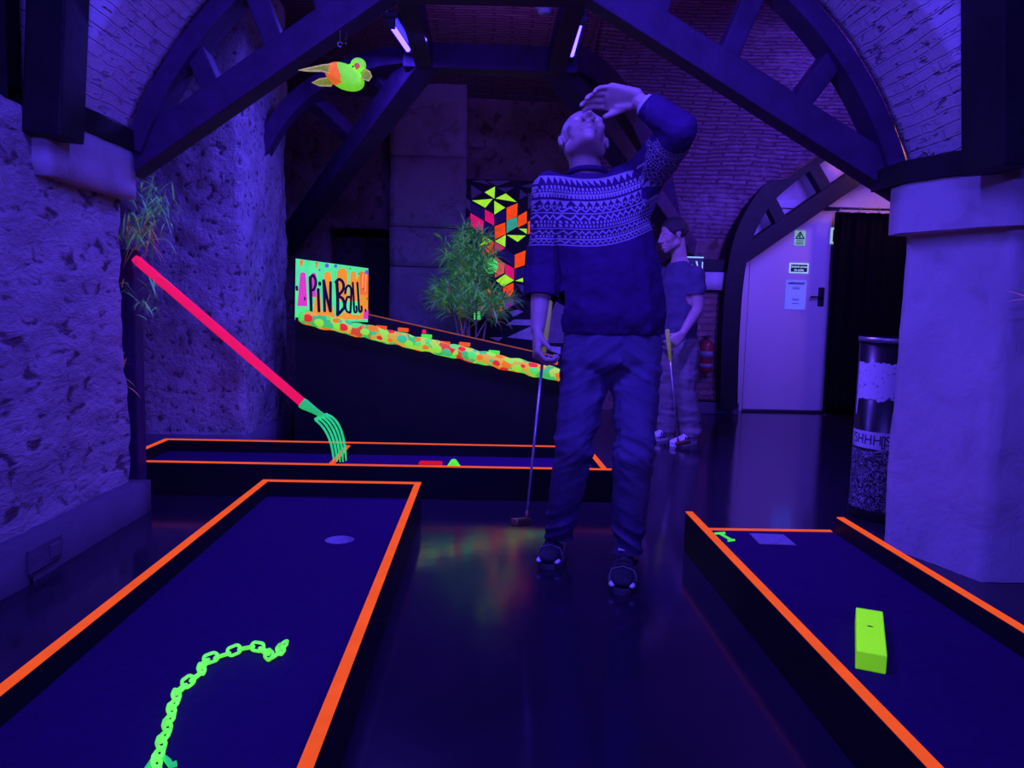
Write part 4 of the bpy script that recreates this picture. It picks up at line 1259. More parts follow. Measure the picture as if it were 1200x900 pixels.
bm = BM(); add_box(bm, (a0_ + .012, fy_ - .0015, c0_ + .012), (a1_ - .012, fy_, c1_ - .012)); obj('green_field', bm, DKG, t)
for i, s_ in enumerate(('Control acceso', 'de salida')):
    bm = text_mesh(s_, .027, basis(((a0_ + a1_) / 2, fy_ - .003, c0_ + (c1_ - c0_) * (.65 - .33 * i)), (1, 0, 0), (0, 0, 1)), .0004, .0006); obj('lettering', bm, LUM, t)
t, a0_, a1_, c0_, c1_, fy_ = plate('paper_notice', 'white printed sheet taped to the middle of the white door', 'notice', ((921, 328), (945, 328.5), (943.5, 363), (919.5, 362)), PAPER, .002)
bm = BM(); rr_ = random.Random(3)
for i in range(9):
    x_ = .10 + i * .088; add_tube(bm, [onp(x_ + .044 + .036 * math.cos(q * PI / 5), .885 + .028 * math.sin(q * PI / 5)) for q in range(10)], .0035, 5, closed=True)
    if i in (1, 2, 8): add_tube(bm, [onp(x_ + .07, .88), onp(x_ + .085, .935)], .0035, 5)
for zz in (.75, .70, .36, .31, .2): add_beam(bm, onp(.33, zz), onp(.68, zz), .001, .006, V((0, 0, 1)), 0)
obj('printed_lines', bm, INK, t)
ex = P(974, 276, Y=DY - .06)
t, a0_, a1_, c0_, c1_, fy_ = plate('door_sign', 'pale framed sign half hidden by the curtain top edge', 'sign', ((973.5, 267), (995, 267), (995, 286), (973, 286)), LUM)
bm = BM(); add_box(bm, (a0_ + .02, fy_ - .0015, c0_ + .02), (a1_ - .02, fy_, c1_ - .02)); obj('green_field', bm, DKG, t)

# exit sign behind the second man
EY = 6.9
t = thing('exit_sign', 'dark green exit sign with pale frame and arrow behind the second man', 'sign', tuple(P(818, 319, Y=EY)))
q = [P(790, 301, Y=EY), P(824.5, 301, Y=EY), P(824.5, 319.5, Y=EY), P(790, 319.5, Y=EY)]
bm = BM(); add_box(bm, (q[3].x, EY, q[3].z), (q[1].x, EY + .10, q[1].z), .003); obj('case', bm, DKG, t)
bm = BM()
add_box(bm, (q[3].x, EY - .003, q[1].z - .012), (q[1].x, EY, q[1].z))
xr = q[1].x
add_box(bm, (xr - .012, EY - .003, q[2].z), (xr - .002, EY, q[1].z - .045)); add_box(bm, (xr - .036, EY - .003, q[2].z), (xr - .012, EY, q[2].z + .012))
add_prism(bm, [(xr - .07, EY - .003, q[1].z - .04), (xr - .055, EY - .003, q[1].z - .04), (xr - .045, EY - .003, q[1].z - .085), (xr - .055, EY - .003, q[1].z - .085)], (0, .003, 0))
add_prism(bm, [(xr - .20, EY - .003, q[2].z + .055), (xr - .15, EY - .003, q[2].z + .10), (xr - .15, EY - .003, q[2].z + .07), (xr - .1, EY - .003, q[2].z + .07), (xr - .1, EY - .003, q[2].z + .04), (xr - .15, EY - .003, q[2].z + .04), (xr - .15, EY - .003, q[2].z + .012)], (0, .003, 0))
obj('pale_marking', bm, LUM, t)

# fire extinguisher on the brick pier
fx = P(826.5, 436, Y=6.98); ftop = P(826.5, 396, Y=6.98).z
fe = thing('fire_extinguisher', 'red fire extinguisher hanging on the brick pier behind the second man', 'fire extinguisher', tuple(fx))
REDP = mat_basic('red_enamel', (.30, .02, .04), None, 15, .3)
r_ = .062; hh = ftop - fx.z
bm = BM(); add_lathe(bm, [(0, 0), (r_ * .9, 0), (r_, .015), (r_, hh * .78), (r_ * .8, hh * .88), (r_ * .35, hh * .95), (0, hh * .95)], tuple(fx), 24); obj('cylinder', bm, REDP, fe, True)
bm = BM(); add_lathe(bm, [(r_ + .001, hh * .12), (r_ + .0015, hh * .12), (r_ + .0015, hh * .26), (r_ + .001, hh * .26)], tuple(fx), 24); add_lathe(bm, [(r_ + .001, hh * .42), (r_ + .0015, hh * .42), (r_ + .0015, hh * .62), (r_ + .001, hh * .62)], tuple(fx), 24); obj('label_band', bm, mat_basic('grey_label', (.22, .2, .26), None, 15, .5), fe, True, label='pale printed label')
bm = BM(); c_ = fx + V((0, 0, hh)); add_tube(bm, [c_ - V((0, 0, .03)), c_ + V((0, 0, .015))], .014, 10); add_beam(bm, c_ + V((-.05, 0, .012)), c_ + V((.035, 0, .022)), .02, .012, bevel=.002); obj('valve_handle', bm, BLACK_METAL, fe)
bm = BM(); add_tube(bm, [c_ + V((-.02, -.01, 0)), c_ + V((-.075, -.02, -.04)), c_ + V((-.08, -.02, -.15)), c_ + V((-.07, -.015, -.26))], .009, 8); obj('hose', bm, BLACK_METAL, fe, True)
bm = BM(); add_box(bm, (fx.x - .03, 7.04, fx.z + hh * .5), (fx.x + .03, 7.085, fx.z + hh * .7)); obj('wall_bracket', bm, BLACK_METAL, fe)
# ------------------------------------------------------------------ people
def sph(bm, c, r, M=None, seg=2):
    rr = (r, r, r) if not isinstance(r, (tuple, list)) else r
    return add_ellipsoid(bm, c, rr, seg, M)

def hull(bm, items, seg=2):
    """skin stretched over ellipsoids: items = (centre, radius or radii[, rotation])"""
    tmp = BM()
    for it in items: sph(tmp, it[0], it[1], it[2] if len(it) > 2 else None, seg)
    r = bmesh.ops.convex_hull(tmp, input=tmp.verts[:])
    junk = [g for g in r['geom_interior'] + r['geom_unused'] if isinstance(g, bmesh.types.BMVert)]
    bmesh.ops.delete(tmp, geom=list(set(junk)), context='VERTS')
    me = bpy.data.meshes.new('t'); tmp.to_mesh(me); tmp.free()
    bm.from_mesh(me); bpy.data.meshes.remove(me)

def chainhull(bm, items):
    for a, c in zip(items, items[1:]): hull(bm, [a, c])

def melt(bm, voxel, smooth=4, fac=.5):
    """fuse overlapping volumes into one continuous skin; returns a bmesh"""
    bmesh.ops.recalc_face_normals(bm, faces=bm.faces)
    me = bpy.data.meshes.new('melt'); bm.to_mesh(me); bm.free()
    o = bpy.data.objects.new('melt', me); COL.objects.link(o)
    r = o.modifiers.new('r', 'REMESH'); r.mode = 'VOXEL'; r.voxel_size = voxel; r.use_smooth_shade = True
    s = o.modifiers.new('s', 'SMOOTH'); s.iterations = smooth; s.factor = fac
    dg = bpy.context.evaluated_depsgraph_get()
    m2 = bpy.data.meshes.new_from_object(o.evaluated_get(dg))
    bpy.data.objects.remove(o); bpy.data.meshes.remove(me)
    b2 = BM(); b2.from_mesh(m2); bpy.data.meshes.remove(m2)
    return b2

def cut(bm, co, no):
    """trim everything on the side no points to, leaving a clean hem"""
    r = bmesh.ops.bisect_plane(bm, geom=bm.verts[:] + bm.edges[:] + bm.faces[:], plane_co=V(co), plane_no=V(no), clear_outer=True)

def cut_near(bm, co, no, rad):
    """the same, but only within rad of co"""
    co, no = V(co), V(no).normalized()
    geom = [v for v in bm.verts if (v.co - co).length < rad]
    es = set(e for v in geom for e in v.link_edges); fs = set(f for v in geom for f in v.link_faces)
    bmesh.ops.bisect_plane(bm, geom=list(geom) + list(es) + list(fs), plane_co=co, plane_no=no)
    kill = [v for v in bm.verts if (v.co - co).length < rad and (v.co - co).dot(no) > 1e-5]
    bmesh.ops.delete(bm, geom=kill, context='VERTS')

def hand(bm, W, d, n, left, curl=(.25, .3, .2), sc=1.0, thumb=(.62, .70, .25), spread=.05):
    W = V(W); d = V(d).normalized(); n = V(n); n = (n - d * n.dot(d)).normalized()
    t = n.cross(d) if left else d.cross(n)
    t.normalize()
    S = lambda x: x * sc
    hull(bm, [(W + t * S(.016), S(.017)), (W - t * S(.016), S(.017)), (W + d * S(.085) + t * S(.032), S(.0125)), (W + d * S(.088), S(.0135)), (W + d * S(.080) - t * S(.033), S(.0115))])
    hull(bm, [(W + d * S(.02) + t * S(.02) + n * S(.006), S(.016)), (W + d * S(.055) + t * S(.026) + n * S(.008), S(.014))])
    for k_, (off, L, r) in enumerate(((.0325, (.042, .026, .020), .0088), (.0110, (.047, .030, .021), .0090), (-.0110, (.043, .028, .020), .0086), (-.0315, (.034, .021, .018), .0076))):
        p = W + d * S(.088 - .004 * abs(k_ - 1)) + t * S(off)
        ang = 0
        rr = S(r) * 1.10
        dd = (d + t * spread * (1.5 - k_)).normalized()
        for j in range(3):
            ang += curl[j] * (1 + .10 * k_)
            v = dd * math.cos(ang) + n * math.sin(ang)
            q = p + v * S(L[j])
            hull(bm, [(p, rr), (q, rr * .90)], 2)
            p = q; rr *= .90
    p = W + d * S(.028) + t * S(.026) + n * S(.006)
    v = (d * thumb[0] + t * thumb[1] + n * thumb[2]).normalized()
    q = p + v * S(.040); hull(bm, [(p, S(.0135)), (q, S(.0105))])
    v2 = (v + d * .35 + n * .2).normalized(); q2 = q + v2 * S(.030); hull(bm, [(q, S(.0105)), (q2, S(.0085))])
    return t

def head(bm, C, f, u, sc=1.0):
    """skull, jaw, nose, lips, brows, ears; f is where the face looks, u is its up"""
    f = V(f).normalized(); u = V(u); u = (u - f * u.dot(f)).normalized(); x = f.cross(u)      # x: to the person's right
    C = V(C)
    L = lambda a, b_, c: C + (x * a + f * b_ + u * c) * sc
    R = Matrix((x, f, u)).transposed()
    E = lambda a, b_, c, r: (L(a, b_, c), tuple(q * sc for q in r), R)
    hull(bm, [E(0, -.012, .040, (.076, .097, .086))], 3)
    hull(bm, [E(0, .05, .0, (.064, .045, .065)), E(0, .050, -.055, (.052, .040, .038))], 3)
    hull(bm, [E(0, .074, -.096, (.022, .020, .018)), E(.053, .004, -.052, (.016, .022, .022)), E(-.053, .004, -.052, (.016, .022, .022)), E(0, .055, -.060, (.040, .036, .03))])
    hull(bm, [E(0, .098, .018, (.009, .010, .012)), E(0, .120, -.028, (.0125, .013, .012))]); hull(bm, [E(.015, .105, -.032, (.0095, .012, .0095)), E(-.015, .105, -.032, (.0095, .012, .0095))])
    hull(bm, [E(.024, .086, -.0555, (.006, .008, .006)), E(0, .1015, -.0545, (.010, .009, .0065)), E(-.024, .086, -.0555, (.006, .008, .006))])
    hull(bm, [E(.021, .086, -.0725, (.006, .008, .006)), E(0, .100, -.0740, (.011, .009, .0075)), E(-.021, .086, -.0725, (.006, .008, .006))])
    for s_ in (-1, 1):
        hull(bm, [E(.014 * s_, .092, .026, (.010, .008, .007)), E(.050 * s_, .070, .024, (.008, .010, .007))])
        hull(bm, [E(.040 * s_, .068, -.022, (.022, .020, .020))])
        hull(bm, [E(.079 * s_, -.004, .012, (.008, .018, .018)), E(.077 * s_, .003, -.020, (.007, .010, .012))])
    return L, R

def carve_face(bm, L, f, sc=1.0):
    pits = [(L(.032, .098, .006), .013, .016), (L(-.032, .098, .006), .013, .016), (L(.0085, .114, -.043), .011, .0046), (L(-.0085, .114, -.043), .011, .0046)]
    pits += [(L(a, .103 - abs(a) * .5, -.0640), .008, .0042) for a in (-.021, -.015, -.009, -.003, .003, .009, .015, .021)]
    f = V(f).normalized()
    c0 = L(0, .05, -.02)
    for v in bm.verts:
        if (v.co - c0).length > .14 * sc: continue
        for p, dep, sg in pits:
            q = (v.co - p).length / (sg * sc)
            if q < 3: v.co -= f * dep * sc * math.exp(-q * q)

def wrinkle(bm, amp, f1, stretch=(1, 1, 1), where=None, seed=0):
    bm.normal_update()
    for v in bm.verts:
        q = V((v.co.x * stretch[0], v.co.y * stretch[1], v.co.z * stretch[2])) * f1 + V((seed, seed * 2, 0))
        a = noise.noise(q) + .5 * noise.noise(q * 2.3)
        w = where(v.co) if where else 1
        v.co += v.normal * amp * a * w

def fold(bm, amp, f1, where, seed=0):
    """slanting cloth folds, sharper on the ridge than in the hollow"""
    bm.normal_update()
    for v in bm.verts:
        c = v.co
        s_ = 1 if c.x > .46 else -1
        q = V((c.x * .55, c.y * .55, (c.z + s_ * .55 * c.x + .15 * c.y) * 2.0)) * f1 + V((seed, seed * 2, seed))
        a = 1 - 2 * abs(noise.noise(q)) ** .7
        v.co += v.normal * amp * (a - .3) * (where(c) if where else 1)

SKIN = mat_basic('skin', (.52, .37, .34), (.44, .30, .28), 14, .5, .06, 120, spec=.35)
HAIRM = mat_basic('dark_hair', (.05, .04, .05), (.03, .025, .03), 60, .6, .5, 180)
JEANS = mat_basic('blue_denim', (.115, .085, .20), (.075, .055, .145), 7, .85, .35, 260, spec=.1)
TROUSER = mat_basic('grey_cotton_trousers', (.26, .21, .24), (.21, .17, .20), 8, .85, .25, 220, spec=.1)
TSHIRT = mat_basic('dark_blue_cotton', (.10, .085, .17), (.08, .07, .14), 8, .9, .2, 260, spec=.08)
SHOEB = mat_basic('black_shoe_mesh', (.045, .042, .06), (.03, .028, .04), 30, .7, .35, 220, spec=.2)
SHOEW = mat_basic('white_rubber', (.78, .75, .82), (.72, .7, .76), 20, .6)
CLUBM = mat_basic('brushed_steel_shaft', (.62, .58, .66), (.55, .5, .58), 30, .28, metal=.6)
BRASS = mat_basic('brass_putter_head', (.26, .18, .08), (.2, .14, .06), 30, .35, metal=.6)
GRIP = mat_glow('yellow_rubber_grip', (.36, .32, .12), .22, .9)
EYEW = mat_basic('eye_white', (.75, .72, .74), None, 9, .25)

# the knitted pullover: pattern rows follow the garment's own row / stitch coordinates
m, nt, out = new_mat('patterned_knit')
k = NT(nt)
b = k.n('ShaderNodeBsdfPrincipled')
au = k.n('ShaderNodeAttribute', attribute_name='stitch').outputs['Fac']
av = k.n('ShaderNodeAttribute', attribute_name='row').outputs['Fac']
tri = lambda p: k.math('DIVIDE', k.math('PINGPONG', au, p / 2), p / 2)
def near(c, w): return k.math('LESS_THAN', k.math('ABSOLUTE', k.math('SUBTRACT', av, c)), w)
def zig(c, a, p, w): return k.math('LESS_THAN', k.math('ABSOLUTE', k.math('SUBTRACT', av, k.math('ADD', k.math('MULTIPLY', tri(p), a), c - a / 2))), w)
def teeth(c, h, p):
    return k.math('MULTIPLY', k.math('GREATER_THAN', av, c), k.math('LESS_THAN', av, k.math('ADD', k.math('MULTIPLY', tri(p), h), c)))
def dotr(c, w, p, th=.5): return k.math('MULTIPLY', near(c, w), k.math('GREATER_THAN', tri(p), th))
rows = [near(.004, .0028), teeth(.004, .030, .020), dotr(.047, .006, .013), dotr(.060, .0045, .009, .4), near(.070, .0025), dotr(.0785, .006, .010, .35), teeth(.094, .022, .024), dotr(.118, .004, .010, .4), zig(.128, .014, .026, .003), near(.142, .0022),
        zig(.158, .016, .024, .0042), dotr(.176, .005, .011), dotr(.190, .005, .010, .45), near(.201, .0018), zig(.215, .012, .020, .0035), dotr(.230, .0045, .010), near(.240, .0028), zig(.251, .011, .016, .003), near(.2625, .0022)]
acc_ = rows[0]
for r_ in rows[1:]: acc_ = k.math('MAXIMUM', acc_, r_)
tc = k.n('ShaderNodeTexCoord').outputs['Object']
kn = k.noise(tc, 190, 2, .5)
fz = k.math('MULTIPLY', acc_, k.math('ADD', k.math('MULTIPLY', kn, .6), .55), clamp=True)
k.put(b.inputs['Base Color'], k.mix(fz, k.ramp(k.noise(tc, 8), [(.35, (.045, .016, .095, 1)), (.65, (.060, .022, .12, 1))]), (.42, .38, .47, 1)))
b.inputs['Roughness'].default_value = .95
b.inputs['Specular IOR Level'].default_value = .08
k.put(b.inputs['Normal'], k.bump(kn, .5, .004))
nt.links.new(b.outputs[0], out.inputs[0])
KNIT = m

def putter(label, top, tip, grip_len, loc, face):
    top, tip = V(top), V(tip)
    d = (tip - top).normalized()
    t = thing('putter', label, 'golf putter', loc, 'golf putters')
    bm = BM(); add_tube(bm, [top, top + d * .004, top + d * (grip_len * .5), top + d * grip_len], [.010, .0145, .0135, .0095], 14); obj('grip', bm, GRIP, t, True, label='yellowish rubber grip')
    bm = BM(); add_tube(bm, [top + d * (grip_len - .004), tip - d * .02], [.0052, .0044], 10); obj('shaft', bm, CLUBM, t, True, label='shiny steel shaft')
    fx_ = V(face); fx_ = (fx_ - d * fx_.dot(d)).normalized()
    M_ = basis(tip - d * .012, fx_, d.cross(fx_) if abs(d.z) < .5 else fx_.cross(d))
    bm = BM(); add_box(bm, (-.018, -.016, -.012), (.088, .014, .016), .006, 0, M_); add_tube(bm, [tip - d * .055, tip - d * .012], [.006, .009], 10); obj('putter_head', bm, BRASS, t, True, label='brassy putter head')
    return t

def shoe(par, heel, toe, z0, body, sole, ankle, stripes=False, lab=None, k_=1.0):
    heel, toe = V(heel), V(toe)
    d = (toe - heel); L = d.length; d.normalize(); s = V((-d.y, d.x, 0))
    R = Matrix((d, s, V((0, 0, 1)))).transposed()
    pt = lambda a, b_, z: heel + d * (L * a) + s * (b_ * k_) + V((0, 0, z0 + (z - z0) * k_))
    bm = BM()
    chainhull(bm, [(pt(.12, 0, z0 + .045), (.036, .034, .035), R), (pt(.38, .0, z0 + .045), (.05, .037, .035), R), (pt(.66, 0, z0 + .036), (.045, .044, .026), R), (pt(.88, 0, z0 + .030), (.036, .038, .020), R)])
    hull(bm, [(pt(.14, 0, z0 + .05), (.036, .034, .03), R), (V(ankle), (.046, .042, .025)), (pt(.42, 0, z0 + .062), (.04, .032, .024), R)])
    bm = melt(bm, .006, 4)
    sh = obj('shoe', bm, body, par, True, label=lab)
    bm = BM()
    out_ = []
    for i in range(28):
        a = 2 * PI * i / 28
        c_, s_ = math.cos(a), math.sin(a)
        w = .040 + .008 * (c_ > 0) * c_
        out_.append(pt(.5 + .515 * c_, w * s_ * (1 if abs(c_) < .8 else 1), z0))
    add_prism(bm, out_, (0, 0, .020)); obj('sole', bm, sole, sh, False, label='pale rubber sole')
    bm = BM()
    for i in range(4): 
        c_ = pt(.44 + .075 * i, 0, z0 + .083 - .0075 * i)
        add_tube(bm, [c_ - s * .022 + V((0, 0, -.006)), c_ + V((0, 0, .002)), c_ + s * .022 + V((0, 0, -.006))], .0028, 6)
    obj('laces', bm, body if not stripes else SHOEW, sh, True)
    if stripes:
        for sd in (-1, 1):
            for q in range(3):
                a = .44 + .085 * q
                bm = BM(); add_beam(bm, pt(a + .05, sd * .040, z0 + .024), pt(a - .03, sd * .037, z0 + .066), .006, .011, V((0, 0, 1)), .001); obj('stripe', bm, INK, sh, label='dark side stripe')
    else:
        bm = BM(); c_ = pt(.47, -.006, z0 + .090); add_beam(bm, c_ - s * .014, c_ + s * .016, .022, .006, V((0, 0, 1)), .002); obj('tongue_tag', bm, SHOEW, sh, label='white tongue tag')
        for sd in (-1, 1):
            bm = BM(); add_ellipsoid(bm, pt(.90, sd * .027, z0 + .022), (.022, .012, .008), 2, R); obj('toe_guard', bm, SHOEW, sh, True, label='white toe guard')
        bm = BM(); add_tube(bm, [pt(.80, -.040, z0 + .028), pt(.74, -.030, z0 + .052), pt(.72, 0, z0 + .060), pt(.74, .030, z0 + .052), pt(.80, .040, z0 + .028)], .0022, 6); obj('seam', bm, mat_basic('grey_seam', (.2, .19, .26), None, 9, .6) if 'grey_seam' not in bpy.data.materials else bpy.data.materials['grey_seam'], sh, True)
    return sh

# ---------------- the man in the patterned pullover
hipA, hipB = P(690, 415, Y=2.74), P(746, 415, Y=2.73)
kneeA, kneeB = P(673, 528, Y=2.70), P(742, 535, Y=2.61)
ankA, ankB = P(652, 642, Y=2.90), P(734, 660, Y=2.70)
neck = P(689, 203, Y=2.80)
C1 = P(684, 167, Y=2.80)
th = .86
f1_, u1_ = V((.02, -math.cos(th), math.sin(th))), V((.0, math.sin(th), math.cos(th)))
shA, elA, wrA = P(645, 224, Y=2.77), P(637, 318, Y=2.80), P(630, 386, Y=2.73)
shB, elB, wrB = P(757, 206, Y=2.75), P(797, 152, Y=2.52), P(749, 118, Y=2.58)
man = thing('person', 'man in dark patterned pullover and jeans looking up with one hand raised, holding a putter', 'person', ((ankA.x + ankB.x) / 2, 2.75, 0))
bm = BM()
Lh, Rh = head(bm, C1, f1_, u1_, 1.06)
hull(bm, [(Lh(0, -.03, -.035), .056), (neck + V((0, .01, -.02)), .060)]); hull(bm, [(neck + V((0, .01, -.02)), .062), (P(697, 225, Y=2.79), (.12, .07, .03))])
chainhull(bm, [(P(697, 225, Y=2.79), (.13, .075, .04)), (P(704, 270, Y=2.76), (.15, .10, .06)), (P(714, 330, Y=2.74), (.15, .10, .06)), (P(717, 395, Y=2.74), (.155, .10, .06)), (P(717, 420, Y=2.74), (.15, .10, .05))])
hull(bm, [(P(697, 225, Y=2.79), (.10, .06, .03)), (shA, .050)]); hull(bm, [(P(697, 225, Y=2.79), (.10, .06, .03)), (shB, .050)])
chainhull(bm, [(shA, .050), (elA, .040), (elA.lerp(wrA, .4), .040), (wrA, .026)])
chainhull(bm, [(shB, .050), (elB, .040), (elB.lerp(wrB, .4), .040), (wrB, .026)])
handA = hand(bm, wrA + (wrA - elA).normalized() * .012, V((-.02, -.42, -.9)), V((1, .05, 0)), False, (.75, .95, .7), 1.0, (.75, .5, .45), .0)
hand(bm, wrB + (wrB - elB).normalized() * .012, V((-1, .02, .04)), V((0, -.72, -.62)), True, (.16, .46, .34), 1.08, (.86, .38, .30), -.02)
for h_, kn_, an_ in ((hipA, kneeA, ankA), (hipB, kneeB, ankB)):
    chainhull(bm, [(h_, .080), (kn_, .056), (kn_.lerp(an_, .35), .054), (an_, .038)])
    fd = V((-.12, -1, 0)); hull(bm, [(an_, .036), (an_ + V((0, .04, -.045)), .028), (an_ + V((-.02, -.10, -.055)), .022)])
bm = melt(bm, .0042, 3, .45)
carve_face(bm, Lh, f1_, 1.06)
obj('body', bm, SKIN, man, True)
# hair: a cap over the back and top of the skull
bm = BM()
hull(bm, [(Lh(0, -.022, .046), (.082, .100, .088), Rh)], 4)
cutp = Lh(0, .035, .03)
cut(bm, cutp, (f1_ * .9 - u1_ * .30).normalized())
cut(bm, Lh(0, -.05, -.045), (-u1_ * 1.0 + f1_ * .2).normalized())
wrinkle(bm, .004, 60)
obj('hair', bm, HAIRM, man, True)
bm = BM()
for s_ in (-1, 1): pass
for s_ in (-1, 1):
    bm = BM(); add_ellipsoid(bm, Lh(.032 * s_, .0745, .008), (.0112,) * 3, 2); obj('eye', bm, EYEW, man, True)
# ultramarine wrist band on the raised arm
dW = (elB - wrB).normalized()
bm = BM(); add_tube(bm, [wrB + dW * .018, wrB + dW * .020, wrB + dW * .036, wrB + dW * .038], [.031, .036, .038, .034], 20); obj('shirt_cuff', bm, mat_basic('pale_cuff', (.62, .56, .68), None, 40, .9), man, True, label='pale shirt cuff at the raised wrist')

bm = BM()
chainhull(bm, [(P(718, 390, Y=2.74), (.187, .135, .035)), (P(717, 368, Y=2.74), (.198, .150, .045)), (P(715, 325, Y=2.735), (.188, .138, .06)), (P(706, 268, Y=2.755), (.183, .132, .07)), (P(699, 228, Y=2.785), (.15, .105, .045))])
hull(bm, [(P(699, 228, Y=2.785), (.13, .09, .04)), (neck + V((0, .005, -.012)), (.070, .070, .022))])
hull(bm, [(P(699, 232, Y=2.785), (.12, .09, .05)), (shA, .068)]); hull(bm, [(P(699, 232, Y=2.785), (.12, .09, .05)), (shB, .072)])
hull(bm, [(P(706, 270, Y=2.755), (.15, .11, .05)), (shB, .074)])
cuffA = elA.lerp(wrA, .46)
chainhull(bm, [(shA, .070), (shA.lerp(elA, .55), .064), (elA, .066), (elA.lerp(wrA, .30), .066), (elA.lerp(wrA, .56), .054)])
hull(bm, [(elA + V((0, 0, -.005)), .069), (elA.lerp(wrA, .2), .070)])
cuffB = elB.lerp(wrB, .80)
chainhull(bm, [(shB, .074), (shB.lerp(elB, .5), .069), (elB, .058), (elB.lerp(wrB, .5), .055), (elB.lerp(wrB, .97), .042)])
bm = melt(bm, .0065, 5, .5)
wrinkle(bm, .010, 9, (1, 1, .8), lambda c: max(0, min(1, (1.25 - c.z) / .25)) , 3)
wrinkle(bm, .005, 22, (1, 1, 1), None, 8)
cut_near(bm, cuffA, wrA - elA, .12); cut_near(bm, cuffB, wrB - elB, .085)
cut(bm, P(718, 393, Y=2.74), (0, 0, -1)) if False else None
cut_near(bm, P(718, 391, Y=2.70) + V((0, 0, 0)), (0.0, 0, -1), .33)
cut_near(bm, neck + V((0, -.005, -.001)), (0, -.15, 1), .085)
# rows and stitches
zref = P(655, 203, Y=2.68).z; xL = P(655, 240, Y=2.68).x
armd = (elB - shB).normalized(); armp = armd.cross(V((0, 1, 0))).normalized(); armq = armd.cross(armp)
rl = bm.verts.layers.float.new('row'); sl = bm.verts.layers.float.new('stitch')
foreB = (wrB - elB).normalized()
for v in bm.verts:
    c = v.co
    xx = c.x - xL
    r_ = zref + (.20 * xx - .10 * math.sin(max(0, min(1, xx / .34)) * PI) * .35 if xx > 0 else 0) - c.z
    r_ *= 1.10
    st = c.x + .45 * c.y
    w = (c - shB).dot(armd)
    lim = -.02
    if c.x > shB.x - .03 and w > lim and (c - (shB + armd * w)).length < .12:
        r2 = .05 + w * 1.0
        kk = max(0, min(1, (w - lim) / .06))
        r_ = r_ * (1 - kk) + r2 * kk
        an = math.atan2((c - shB).dot(armp), (c - shB).dot(armq))
        st = st * (1 - kk) + an * .07 * kk
    fw = (c - elB).dot(foreB)
    if fw > .05 and (c - (elB + foreB * fw)).length < .08 and c.z > shB.z: r_ = 1
    if c.z > zref + .02 and c.x < shB.x - .05: r_ = -1
    v[rl] = r_; v[sl] = st
obj('pullover', bm, KNIT, man, True, label='dark knitted pullover with pale zigzag yoke')
bm = BM(); ctr_ = neck + V((0, .004, -.002))
add_tube(bm, [ctr_ + V((.066 * math.cos(2 * PI * i / 28), .064 * math.sin(2 * PI * i / 28), -.012 * math.sin(2 * PI * i / 28 + PI) * -1)) for i in range(28)], .0095, 10, closed=True)
rl = bm.verts.layers.float.new('row')
for v in bm.verts: v[rl] = -1
obj('collar', bm, KNIT, man, True)

bm = BM()
hull(bm, [(P(717, 392, Y=2.74), (.178, .125, .03)), (P(717, 420, Y=2.74), (.186, .132, .05)), (hipA + V((0, 0, -.02)), .095), (hipB + V((0, 0, -.02)), .095)])
for h_, kn_, an_ in ((hipA, kneeA, ankA), (hipB, kneeB, ankB)):
    chainhull(bm, [(h_ + V((0, 0, -.02)), .094), (h_.lerp(kn_, .5), .083), (kn_, .071), (kn_.lerp(an_, .4), .066), (an_.lerp(kn_, .15), (.055, .060, .05)), (an_ + V((0, 0, .0)), (.056, .062, .03))])
bm = melt(bm, .007, 5, .5)
legw = lambda c: .22 + .8 * math.exp(-((c.z - .48) / .10) ** 2) + .8 * math.exp(-((c.z - .14) / .07) ** 2) + .7 * math.exp(-((c.z - .74) / .08) ** 2)
bmesh.ops.transform(bm, matrix=Matrix.Identity(4), verts=bm.verts); fold(bm, .012, 8.5, legw, 2); fold(bm, .005, 19, legw, 6)
for an_ in (ankA, ankB): cut_near(bm, an_ + V((0, 0, .040)), (0, -.15, -1), .12)
obj('jeans', bm, JEANS, man, True)
heelA, toeA = V((ankA.x + .012, ankA.y + .065, 0)), V((P(641, 668, z=.0).x, P(641, 668, z=.0).y, 0))
heelB, toeB = V((ankB.x + .008, ankB.y + .075, 0)), V((P(728, 698, z=0).x, P(728, 698, z=0).y, 0))
shoe(man, heelA, toeA, .001, SHOEB, mat_basic('dark_rubber', (.08, .075, .10), None, 20, .6), ankA + V((0, .0, .01)), lab='black running shoe', k_=1.25)
shoe(man, heelB, toeB, .001, SHOEB, bpy.data.materials['dark_rubber'], ankB + V((0, .0, .01)), lab='black running shoe', k_=1.25)
putter('putter with thin steel shaft hanging from the patterned-pullover man\'s right hand', P(643, 352, Y=2.76), P(616, 616, Y=2.62), .19, tuple(P(616, 616, Y=2.62)), (-.6, -1, 0))

# ---------------- the second man, in profile behind
S2 = thing('person', 'man in dark t-shirt and light trousers standing in profile behind, holding a putter', 'person', (1.42, 5.5, 0))
f2_ = V((-.93, -.30, -.16)); u2_ = V((-.16, 0, 1))
C2 = P(789, 277, Y=5.5)
bm = BM()
Lk2, Rk2 = head(bm, C2, f2_, u2_, .98)
nk2 = P(796, 303, Y=5.52)
hull(bm, [(Lk2(0, -.03, -.04), .054), (nk2, .058)])
fx2 = V((-.85, -.52, 0)).normalized(); sx2 = V((.52, -.85, 0)).normalized()   # chest direction, his left side
R2 = Matrix((fx2, sx2, V((0, 0, 1)))).transposed()
ch2, wa2 = P(797, 335, Y=5.52), P(794, 388, Y=5.52)
hull(bm, [(nk2, .056), (ch2 + V((0, 0, .06)), (.08, .13, .04), R2)])
chainhull(bm, [(ch2 + V((0, 0, .06)), (.09, .15, .04), R2), (ch2, (.105, .15, .06), R2), (wa2, (.10, .135, .05), R2), (wa2 + V((0, 0, -.1)), (.10, .14, .05), R2)])
